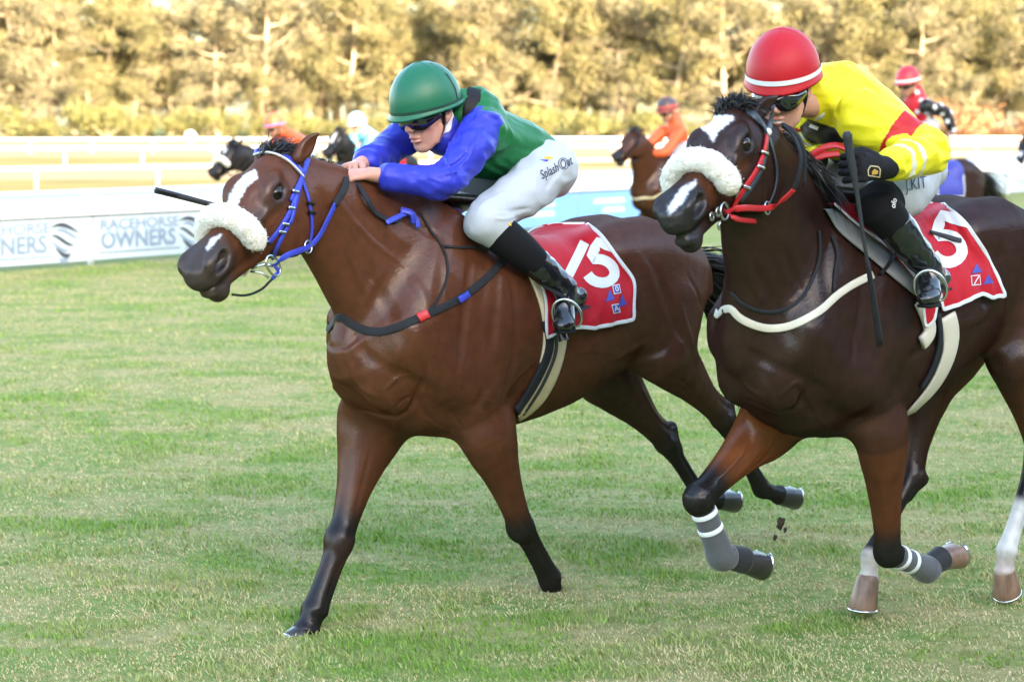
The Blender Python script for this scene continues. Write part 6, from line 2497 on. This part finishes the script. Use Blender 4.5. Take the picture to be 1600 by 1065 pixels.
def dark_tack():
    r, sol, hd = RIG2, DARK, DARK_HD
    G = YELLOW
    m_dk = mat('navy_black_bridle', (.025, .035, .055), rough=.4)
    b = r.root('bridle')
    tag(b, 'dark and red bridle with cream fleece noseband on the dark bay horse', 'bridle', 'bridles of the two leading horses')
    fleece_roll(hd, .60, b, .040, -112, 112, .028, -.01)
    strap(sol, [(1094, 172), (1108, 163), (1130, 158), (1155, 164), (1176, 180), (1190, 198), (1197, 210)], .026, m_dk, 'browband', b, .007, .004)
    strap(sol, [(1206, 165), (1204, 185), (1198, 210), (1194, 235)], .020, m_dk, 'headpiece', b, .005, .003)
    strap(sol, [(1196, 214), (1191, 240), (1180, 265), (1165, 288), (1152, 308), (1142, 325)], .018, M_REDWEB, 'cheek_piece', b, .006, .004)
    strap(sol, [(1197, 216), (1195, 240), (1187, 268), (1172, 292), (1156, 314)], .016, m_dk, 'cheek_piece', b, .005, .003)
    for x, y in ((1190, 240), (1184, 262), (1163, 292)):
        strap(sol, [(x - 5, y - 2), (x, y), (x + 5, y + 2)], .010, M_STEEL, 'buckle', b, .010, .006)
    p, q = sol.rig.hit(sol.bvh(), 1197, 208)
    ell_s = Solid([ell(p + q * .006, .014, None, k=.01)], .003, 1)
    mesh_obj('rosette', ell_s.V, ell_s.Q, M_WHITEWEB2, b)
    strap(sol, [(1200, 215), (1208, 245), (1212, 275), (1206, 305), (1192, 330)], .012, m_dk, 'throat_latch', b, .005, .003)
    mouth = hd(.68, -.055, .066)
    bit = r.near(1132, 330, mouth)
    ring_obj(bit, hd.T, hd.Nn, .026, .004, M_STEEL, 'bit_ring', b)
    ring_obj(r.near(1122, 331, mouth), hd.T, hd.Nn, .013, .004, M_STEEL, 'bit_link', b)
    ring_obj(r.near(1112, 338, mouth), hd.T, hd.Nn, .012, .004, M_STEEL, 'bit_link', b)
    MB().tube([r.near(1126, 345, mouth), r.near(1123, 352, mouth), r.near(1124, 360, mouth)], .005, 8).build('bit_hook', M_STEEL, b, True)
    rn = sol.rig.hit(sol.bvh(), 1190, 326)[0] + hd.L * .02
    ring_obj(rn, hd.T, hd.Nn, .020, .0035, M_STEEL, 'martingale_ring', b)
    free_strap([bit, r.near(1160, 325, bit), rn, r.near(1222, 312, rn), r.near(1240, 295, rn)], hd.L, .020, M_REDWEB, 'rein', b, .006)
    e = r.near(1240, 295, rn)
    nk = lambda x, y, l=.014: (lambda h: h[0] + h[1] * l)(sol.rig.hit(sol.bvh(), x, y))
    free_strap([e, r.near(1248, 270, e), r.near(1250, 242, e), r.near(1240, 215, e + [-.03, 0, 0]), r.near(1222, 196, e + [-.06, -.03, 0])], hd.L, .024, M_RUBBER, 'rubber_rein', b, .006)
    free_strap([r.near(1222, 196, e + [-.06, -.03, 0]), r.near(1243, 210, e + [-.08, -.04, 0]), r.near(1256, 240, e + [-.1, -.05, 0]), r.near(1256, 290, e + [-.12, -.05, 0])], hd.L, .020, M_RUBBER, 'rubber_rein', b, .006)
    free_strap([bit, r.near(1150, 342, bit), r.near(1180, 346, rn)], hd.L, .016, M_REDWEB, 'lip_strap', b, .005)
    h0 = G['wr'][-1] + [.07, .05, .02]
    for k, (pp) in enumerate((((1268, 243), (1285, 232), (1305, 228), (1322, 233)), ((1272, 248), (1290, 243), (1312, 240)), ((1268, 236), (1278, 246), (1290, 236)))):
        free_strap([r.near(x, y, h0 + [-.02 * k, .10 + .02 * k, 0]) for x, y in pp], (.2, .8, .3), .022, M_REDWEB, 'rein_knot', b, .008)
    g = r.root('breast_girth')
    tag(g, 'off-white breast strap across the dark bay horse chest', 'strap')
    strap(sol, [(1143, 478), (1155, 495), (1180, 508), (1210, 513), (1245, 506), (1280, 486), (1305, 462), (1335, 442), (1362, 430)], .026, M_CREAMWHITE, 'strap', g, .007, .003, 5, extra0=[(.28, -.14, 1.20), (.16, -.19, 1.25)])
    strap(sol, [(1144, 455), (1160, 474), (1190, 486), (1225, 484), (1252, 466), (1268, 438), (1280, 400), (1278, 360)], .012, M_RUBBER, 'neck_strap', g, .005, .003)
    strap(sol, [(1298, 368), (1308, 395), (1304, 425), (1302, 455)], .014, M_RUBBER, 'neck_strap', g, .005, .003)
    c = r.root('saddle_cloth')
    tag(c, 'red saddle cloth with white border and number 5 on the dark bay horse', 'saddle cloth', 'red numbered saddle cloths')
    P, Nn = cloth_sheet(sol, [(1395, 326), (1425, 324), (1450, 322), (1474, 323)], [(1466, 486), (1498, 474), (1520, 464), (1560, 464)], [(1395, 326), (1425, 372), (1450, 420), (1466, 486)], [(1474, 323), (1510, 352), (1536, 395), (1550, 430), (1560, 464)], 40, 34, .012, .022, 17)
    o, N = cloth_obj('cloth', P, r, M_REDCLOTH, c)
    edge_band(P, N, M_WHITEWEB, 'border', c, .015)
    shh = Sheet(P, r)
    V, T = digit('5', 84, 54, 18)
    print_on(shh, V, T, M_WHITEWEB, 'number_five', c, placer(1484, 374, 14, .98, 1.0), .0025)
    for w, m_, l in ((8, M_WHITEWEB, .0025), (6.6, M_REDCLOTH, .0035)):
        print_on(shh, [(-w, -w, 0), (w, -w, 0), (w, w, 0), (-w, w, 0)], [[0, 1, 2], [0, 2, 3]], m_, 'emblem_box', c, placer(1524, 438, -6, .9, 1), l)
    print_on(shh, [(-5, -6, 0), (-3, -6, 0), (6, 6, 0), (4, 6, 0)], [[0, 1, 2], [0, 2, 3]], M_WHITEWEB, 'emblem_slash', c, placer(1524, 438, -6), .0045)
    for x, y in ((1525, 420), (1543, 437)):
        print_on(shh, [(-8, -7, 0), (9, -6, 0), (1, 8, 0)], [[0, 1, 2]], M_NAVY, 'emblem_triangle', c, placer(x, y, -4), .0025)
    V, T = text_mesh('RACING', 7, .05)
    strap(shh, [(1452, 365), (1475, 371), (1500, 378)], .020, M_GREYLEATHER, 'girth_strap_end', c, .006, .006)
    s = r.root('racing_saddle')
    tag(s, 'racing saddle with grey pad, red border and off-white girth on the dark bay horse', 'saddle', 'racing saddles')
    seat = Solid([loft(p2([(.0, 0, 1.62), (-.12, 0, 1.605), (-.28, 0, 1.59), (-.42, 0, 1.605)]), Y3, [.10, .13, .15, .12], [.025, .03, .03, .03], k=.02, sub=3)], .007, 2, r)
    mesh_obj('seat', seat.V, seat.Q, M_SADDLE, s)
    pd = cloth_sheet(sol, [(1285, 328), (1320, 330), (1360, 335)], [(1425, 462), (1440, 444), (1450, 425)], [(1285, 328), (1306, 362), (1345, 396), (1388, 432), (1425, 462)], [(1360, 335), (1400, 370), (1430, 400), (1450, 425)], 14, 26, .014, .002, 3)[0]
    cloth_obj('grey_pad', pd, r, M_GREYPAD, s)
    rd = cloth_sheet(sol, [(1292, 322), (1330, 324), (1370, 330)], [(1425, 442), (1440, 430), (1455, 415)], [(1292, 322), (1324, 350), (1378, 392), (1425, 442)], [(1370, 330), (1405, 365), (1435, 395), (1455, 415)], 14, 26, .024, .003, 4)[0]
    ro, rn_ = cloth_obj('red_pad', rd, r, M_REDCLOTH, s)
    edge_band(rd, rn_, M_WHITEWEB, 'pad_border', s, .012)
    fl = cloth_sheet(sol, [(1420, 420), (1435, 415), (1452, 415)], [(1436, 510), (1444, 508), (1452, 500)], [(1420, 420), (1430, 450), (1436, 510)], [(1452, 415), (1460, 445), (1458, 470), (1452, 500)], 10, 20, .022, .004, 6)[0]
    fo, fn = cloth_obj('flap', fl, r, M_REDCLOTH, s)
    edge_band(fl, fn, M_WHITEWEB, 'flap_border', s, .012)
    girth(sol, [(1478, 492), (1484, 530), (1474, 570), (1452, 608), (1420, 642)], .080, M_CREAMWHITE, 'girth', s, .010, .004)
    girth(sol, [(1432, 470), (1446, 500), (1448, 520), (1436, 535)], .055, M_CREAMWHITE, 'girth_flap', s, .016, .006)
    girth(sol, [(1462, 490), (1466, 530), (1454, 575), (1436, 605)], .022, M_RUBBER, 'girth_elastic', s, .012, .005)
    t = G['toe'][1]
    stirrup(t + [-.005, 0, .015], s)
    stirrup((t + [-.005, 0, .015]) * [1, -1, 1], s)
    for q in (1, -1):
        free_strap([t * [1, q, 1] + [-.01, 0, .075], t * [1, q, 1] * .5 + np.array([-.13, q * .19, 1.51]) * .5, (-.13, q * .19, 1.51)], (0, q, .2), .016, M_BLACKSTRAP, 'stirrup_leather', s)
    free_strap([nk(1372, 430), nk(1385, 415, .02), nk(1398, 390, .03), nk(1405, 380, .035)], (0, .9, .3), .014, M_BLACKSTRAP, 'point_strap', s)


dark_tack()
# ================================================================ the rest of the field, farther back
def field():
    class FRig(Rig):
        sc = .93

        def root(self, name, b=(0, 0, 0)):
            o = Rig.root(self, name)
            o.scale = (self.sc,) * 3
            return o
    bases = {}
    for key, fn in (('low', horse1_shape), ('high', horse2_shape)):
        sol, hd, J = fn(.017)
        bases[key] = (sol, hd, J)
    r1 = RIG1
    # joints of a crouching rider in the local frame of a horse
    pel, chest, neck = np.array([-.50, 0, 1.70]), np.array([-.18, 0, 1.83]), np.array([-.05, 0, 1.92])

    def rider(root_args, up, cols, cap, star=False, lift=0.0):
        r, label = root_args
        root = r.root('person')
        root.location.z += lift
        tag(root, label, 'person', 'jockeys farther back in the field')
        p, c, n = pel + [up * .1, 0, up * .02], chest + [-up * .12, 0, up * .10], neck + [-up * .20, 0, up * .20]
        F = Face(n + [.10, 0, .06], 0, 10)
        ms = silk(root.name + '_silk', cols[0])
        mslv = silk(root.name + '_sleeve', cols[1])
        nd = [head_person(F)]
        sl = []
        lg = []
        wrs = []
        for s in (1, -1):
            sh, el, wr = c + [.06, s * .16, .0], np.array([.10, s * .22, 1.60 + up * .06]), np.array([.33, s * .06, 1.62])
            if star and s == 1:
                el, wr = c + [-.16, .26, -.06], c + [-.24, .34, -.30]
            kn, hip, an, toe = np.array([-.02, s * .24, 1.49]), p + [.02, s * .11, -.02], np.array([-.36, s * .31, 1.24]), np.array([-.30, s * .34, 1.13])
            nd += [limb([sh, el, wr], [.045, .036, .026], .03), hand_nodes(wr, (.9, -s * .3, 0), (0, s * .4, .9), (.1, -s * .8, .4))]
            nd += [limb([hip, kn, an, toe], [.08, .055, .035, .03], .03)]
            sl.append(Solid([limb([sh, (sh + el) / 2, el, (el + wr) / 2, wr * .85 + el * .15], [.080, .074, .066, .056, .045], .03)], .012, 2, r))
            lg.append(([hip, kn], an, toe, kn))
        nd.append(loft([n, c, (c + p) / 2, p], Y3, [.08, .14, .12, .13], [.06, .09, .09, .10], k=.04, sub=2))
        b = Solid(nd, .011, 2, r)
        skin_paint(b, F, (.34, .17, .11))
        mesh_obj('body', b.V, b.Q, M_SKIN, root, col=b.col)
        j = Solid([loft([n + [-.02, 0, 0], c, (c + p) / 2, p], Y3, [.09, .175, .16, .15], [.08, .12, .12, .11], k=.04, sub=3)], .013, 2, r)
        jo = mesh_obj('jersey', j.V, j.Q, ms, root)
        so = [mesh_obj('sleeve', q.V, q.Q, mslv, root) for q in sl]
        if star:
            a = np.linspace(0, 2 * math.pi, 11)[:-1]
            rr = np.where(np.arange(10) % 2 == 0, 1.0, .42)
            for q, par, k in ((j, jo, 9), (sl[0], so[0], 7)):
                rng = np.random.default_rng(k)
                N = q.N
                cand = np.flatnonzero(N[:, 1] > .25)
                got = []
                for i in rng.permutation(cand):
                    if all(np.linalg.norm(q.V[i] - q.V[g]) > .10 for g in got):
                        got.append(i)
                    if len(got) > 12:
                        break
                for i in got:
                    u = nrm(np.cross(N[i], [0.3, 0, 1]))
                    v = np.cross(N[i], u)
                    P = q.V[i] + N[i] * .006 + (u[None] * np.cos(a)[:, None] + v[None] * np.sin(a)[:, None]) * rr[:, None] * .042
                    mesh_obj('white_star', np.vstack([P, q.V[i] + N[i] * .008]), np.array([[m, (m + 1) % 10, 10] for m in range(10)]), M_WHITEWEB2, par, smooth=False)
        nd = [ell(p + [-.03, 0, 0], (.12, .15, .12), k=.05)]
        for P, an, toe, kn in lg:
            nd.append(limb([P[0], (P[0] + P[1]) / 2, P[1]], [.115, .098, .07], .05))
        q = Solid(nd, .013, 2, r)
        mesh_obj('breeches', q.V, q.Q, M_BREECH, root)
        for P, an, toe, kn in lg:
            q = Solid([limb([kn * .9 + an * .1, kn * .4 + an * .6, an], [.07, .06, .045], .02), limb([an + [-.07, 0, -.04], toe + [.05, 0, -.01]], [.036, .032], .03)], .012, 2, r)
            mesh_obj('boot', q.V, q.Q, M_BOOT, root)
        hc = F(.0, 0, .045)
        rad = (.152, .122, .150)
        hel = dome(F, hc, rad, mat(root.name + '_cap', cap[0], rough=.45), 'helmet', root, rim=-.10, n=28, rings=10, seams=())
        for e0, e1, cc in cap[1:]:
            dome_band(F, hc, rad, e0, e1, mat(root.name + '_band', cc, rough=.5), 'helmet_band', hel, .004, 28)
        goggles(F, root)
        return root

    def runner(kind, ox, oy, th, coat, label, blaze=None, fleece=False, cloth=None, strap_c=None, sc=.93):
        r = FRig(ox, oy, th)
        r.sc = sc
        sol, hd, J = bases[kind]
        root = r.root('horse')
        tag(root, label, 'horse', 'horses farther back in the field')
        V = sol.V
        s2 = Solid.__new__(Solid)
        s2.V, s2.Q, s2.rig, s2._bvh = V, sol.Q, r, sol._bvh
        s2.col = np.tile(np.array(coat), (len(V), 1))
        for key in ('RF', 'LF'):
            t = along_leg(s2, [J[key]['E'], J[key]['K'], J[key]['F'], J[key]['C']], .15)
            s2.paint(smooth01((t - .36) / .14) * (t >= 0), (.012, .01, .01))
        for key in ('RH', 'LH'):
            t = along_leg(s2, [J[key]['St'], J[key]['Hk'], J[key]['F'], J[key]['C']], .16)
            s2.paint(smooth01((t - .34) / .2) * (t >= 0), (.012, .01, .01))
        paint_head(s2, hd, coat, (.016, .014, .015), (.016, .012, .010), (.012, .008, .008))
        if blaze:
            d, _ = polydist(V, [hd(t_, .09 if t_ < .4 else .06, 0) for t_ in blaze])
            s2.paint(smooth01(1.4 - d / .026), (.6, .6, .6))
        mesh_obj('body', V, sol.Q, M_COAT, root, col=s2.col)
        finish_eye(hd, root, s2)
        for key in ('RF', 'LF', 'LH', 'RH'):
            hoof_obj(J[key]['C'], J[key]['T'], J[key]['f'], M_HOOF, root)
        rng = np.random.default_rng(int(abs(ox * 100)))
        hair_obj('forelock', [hd(.04, .095, -.03), hd(0, .105, 0), hd(.02, .098, .03)], [(-.3, 0, .8)] * 3, .13, 140, rng, M_HAIR, root, .35, .4, .005, .12)
        dock = [(-1.42, .0, 1.32), (-1.50, .0, 1.24), (-1.55, 0, 1.14)]
        hair_obj('tail', dock, [(-.9, .05, .15), (-.9, .1, -.25), (-.8, .1, -.6)], [.55, .6, .55], 260, rng, M_HAIR, root, .13, .55, .008, .05, .012, 6)
        b = r.root('bridle')
        tag(b, 'bridle of the ' + label, 'bridle', 'bridles farther back in the field')
        md = M_BLACKSTRAP
        for l in (1, -1):
            free_strap([hd(.02, .08, l * .085), hd(.2, .02, l * .108), hd(.45, -.02, l * .085), hd(.68, -.05, l * .068)], hd.L * l, .022, md, 'cheek_piece', b, .006)
            free_strap([hd(.68, -.05, l * .068), hd(.55, -.16, l * .09), (.42, l * .07, 1.62), (.36, l * .05, 1.63)], hd.L * l, .022, md, 'rein', b, .006)
        free_strap([hd(.05, .05, -.10), hd(.08, .12, -.05), hd(.08, .125, 0), hd(.08, .12, .05), hd(.05, .05, .10)], hd.Nn, .026, md, 'browband', b, .006)
        if fleece:
            fleece_roll(hd, .60, b, .04, -110, 110, .026, -.01)
        if strap_c is not None:
            g = r.root('breast_girth')
            tag(g, 'pale breast strap on the ' + label, 'strap')
            pts = [(-.1, .27, 1.25), (.12, .25, 1.15), (.30, .17, 1.08), (.42, 0, 1.06), (.30, -.17, 1.08), (.12, -.25, 1.15), (-.1, -.27, 1.25)]
            P, N = [], []
            for e in spline(pts, 6):
                p, q, _, _ = sol.bvh().find_nearest(Vector(e))
                P.append(np.array(p) + np.array(q) * .005)
                N.append(np.array(q))
            ribbon(P, N, .032, .008, strap_c, 'strap', g)
        if cloth is not None:
            c = r.root('saddle_cloth')
            tag(c, cloth[1] + ' on the ' + label, 'saddle cloth', 'saddle cloths farther back in the field')
            nu, nv = 12, 14
            P = np.zeros((nv, nu, 3))
            for jj in range(nv):
                for ii in range(nu):
                    x = -.30 - .52 * ii / (nu - 1)
                    an = R(3 + 82 * jj / (nv - 1))
                    e = np.array([x, .8 * math.sin(an), 1.05 + .8 * math.cos(an)])
                    h = sol.bvh().ray_cast(Vector(e), (Vector((x, 0, 1.05)) - Vector(e)).normalized())
                    P[jj, ii] = np.array(h[0]) + np.array(h[1]) * .015
            o, N = cloth_obj('cloth', P, r, cloth[0], c)
            edge_band(P, N, M_WHITEWEB, 'border', c, .02)
        return r

    BLK = (.014, .012, .012)
    r = runner('low', -2.93, 24.2, 47, BLK, 'black horse peering past the bay horse forehead', blaze=(.25, .35), fleece=True, cloth=(M_REDCLOTH, 'red cloth'))
    rider((r, 'distant jockey in orange silks and orange cap above the bay horse ears'), 0, ((.62, .10, .025), (.62, .10, .025)), ((.62, .10, .03), (-.10, .04, (.12, .22, .55))))
    r = runner('high', -2.17, 27.2, 36, BLK, 'black horse with white blaze behind the green rider hands', blaze=(.12, .35, .55), cloth=(M_REDCLOTH, 'red cloth'))
    rider((r, 'distant jockey in light blue silks and striped cap left of the green rider'), .15, ((.16, .50, .68), (.16, .50, .68)), ((.30, .52, .66), (.12, .34, (.75, .76, .78)), (.34, .52, (.04, .06, .12)), (.52, .72, (.75, .76, .78)), (-.10, .12, (.04, .06, .12))))
    r = runner('high', 1.80, 23.6, 50, (.050, .018, .009), 'brown horse between the two leading riders', strap_c=M_CREAM)
    rider((r, 'distant jockey in orange silks sitting up on the brown horse'), 1.0, ((.62, .10, .03), (.62, .10, .03)), ((.45, .05, .03), (-.10, .06, (.05, .04, .05)), (.30, .95, (.06, .04, .05))))
    r = runner('low', 4.22, 21.0, 47, (.030, .015, .012), 'brown-black horse whose rump shows behind the yellow rider elbow', cloth=(M_NAVY, 'blue and white cloth'), sc=1.0)
    rider((r, 'distant jockey in red and black silks with white stars'), .9, ((.55, .015, .03), (.012, .012, .014)), ((.55, .015, .03), (-.1, .1, (.7, .7, .72))), star=True, lift=.15)
    r = runner('low', 9.32, 33.6, 47, BLK, 'black horse whose head enters at the right edge', blaze=(.7, .9))
    rider((r, 'distant jockey in dark silks beyond the right edge'), 0, ((.03, .04, .15), (.03, .04, .15)), ((.03, .04, .15),))


field()

# flying clods of turf behind the dark bay forelegs
_rng = np.random.default_rng(2)
M_CLOD = mat('dark_turf_clod', (.05, .035, .02), rough=1)
for _k, (_x, _y, _s) in enumerate(((1219, 818, .026), (1210, 840, .012), (1226, 828, .010))):
    _c = at_depth(_x, _y, 8.0)
    _q = Solid([ell((0, 0, 0), (_s * .6, _s * .5, _s), k=.01), ell((_s * .4, 0, _s * .6), _s * .5, k=.01)], _s * .22, 1)
    _q.V = _q.V + _q.N * ((vn3(_q.V / _s * 2.2, _k) - .5) * _s * .5)[:, None]
    _o = mesh_obj('turf_clod', _q.V, _q.Q, M_CLOD)
    _o.location = tuple(_c)
    tag(_o, ('largest dark turf clod in the air', 'small turf clod just below the largest one', 'small turf clod right of the largest one')[_k] + ' between the two horses', 'clod', 'flying turf clods')
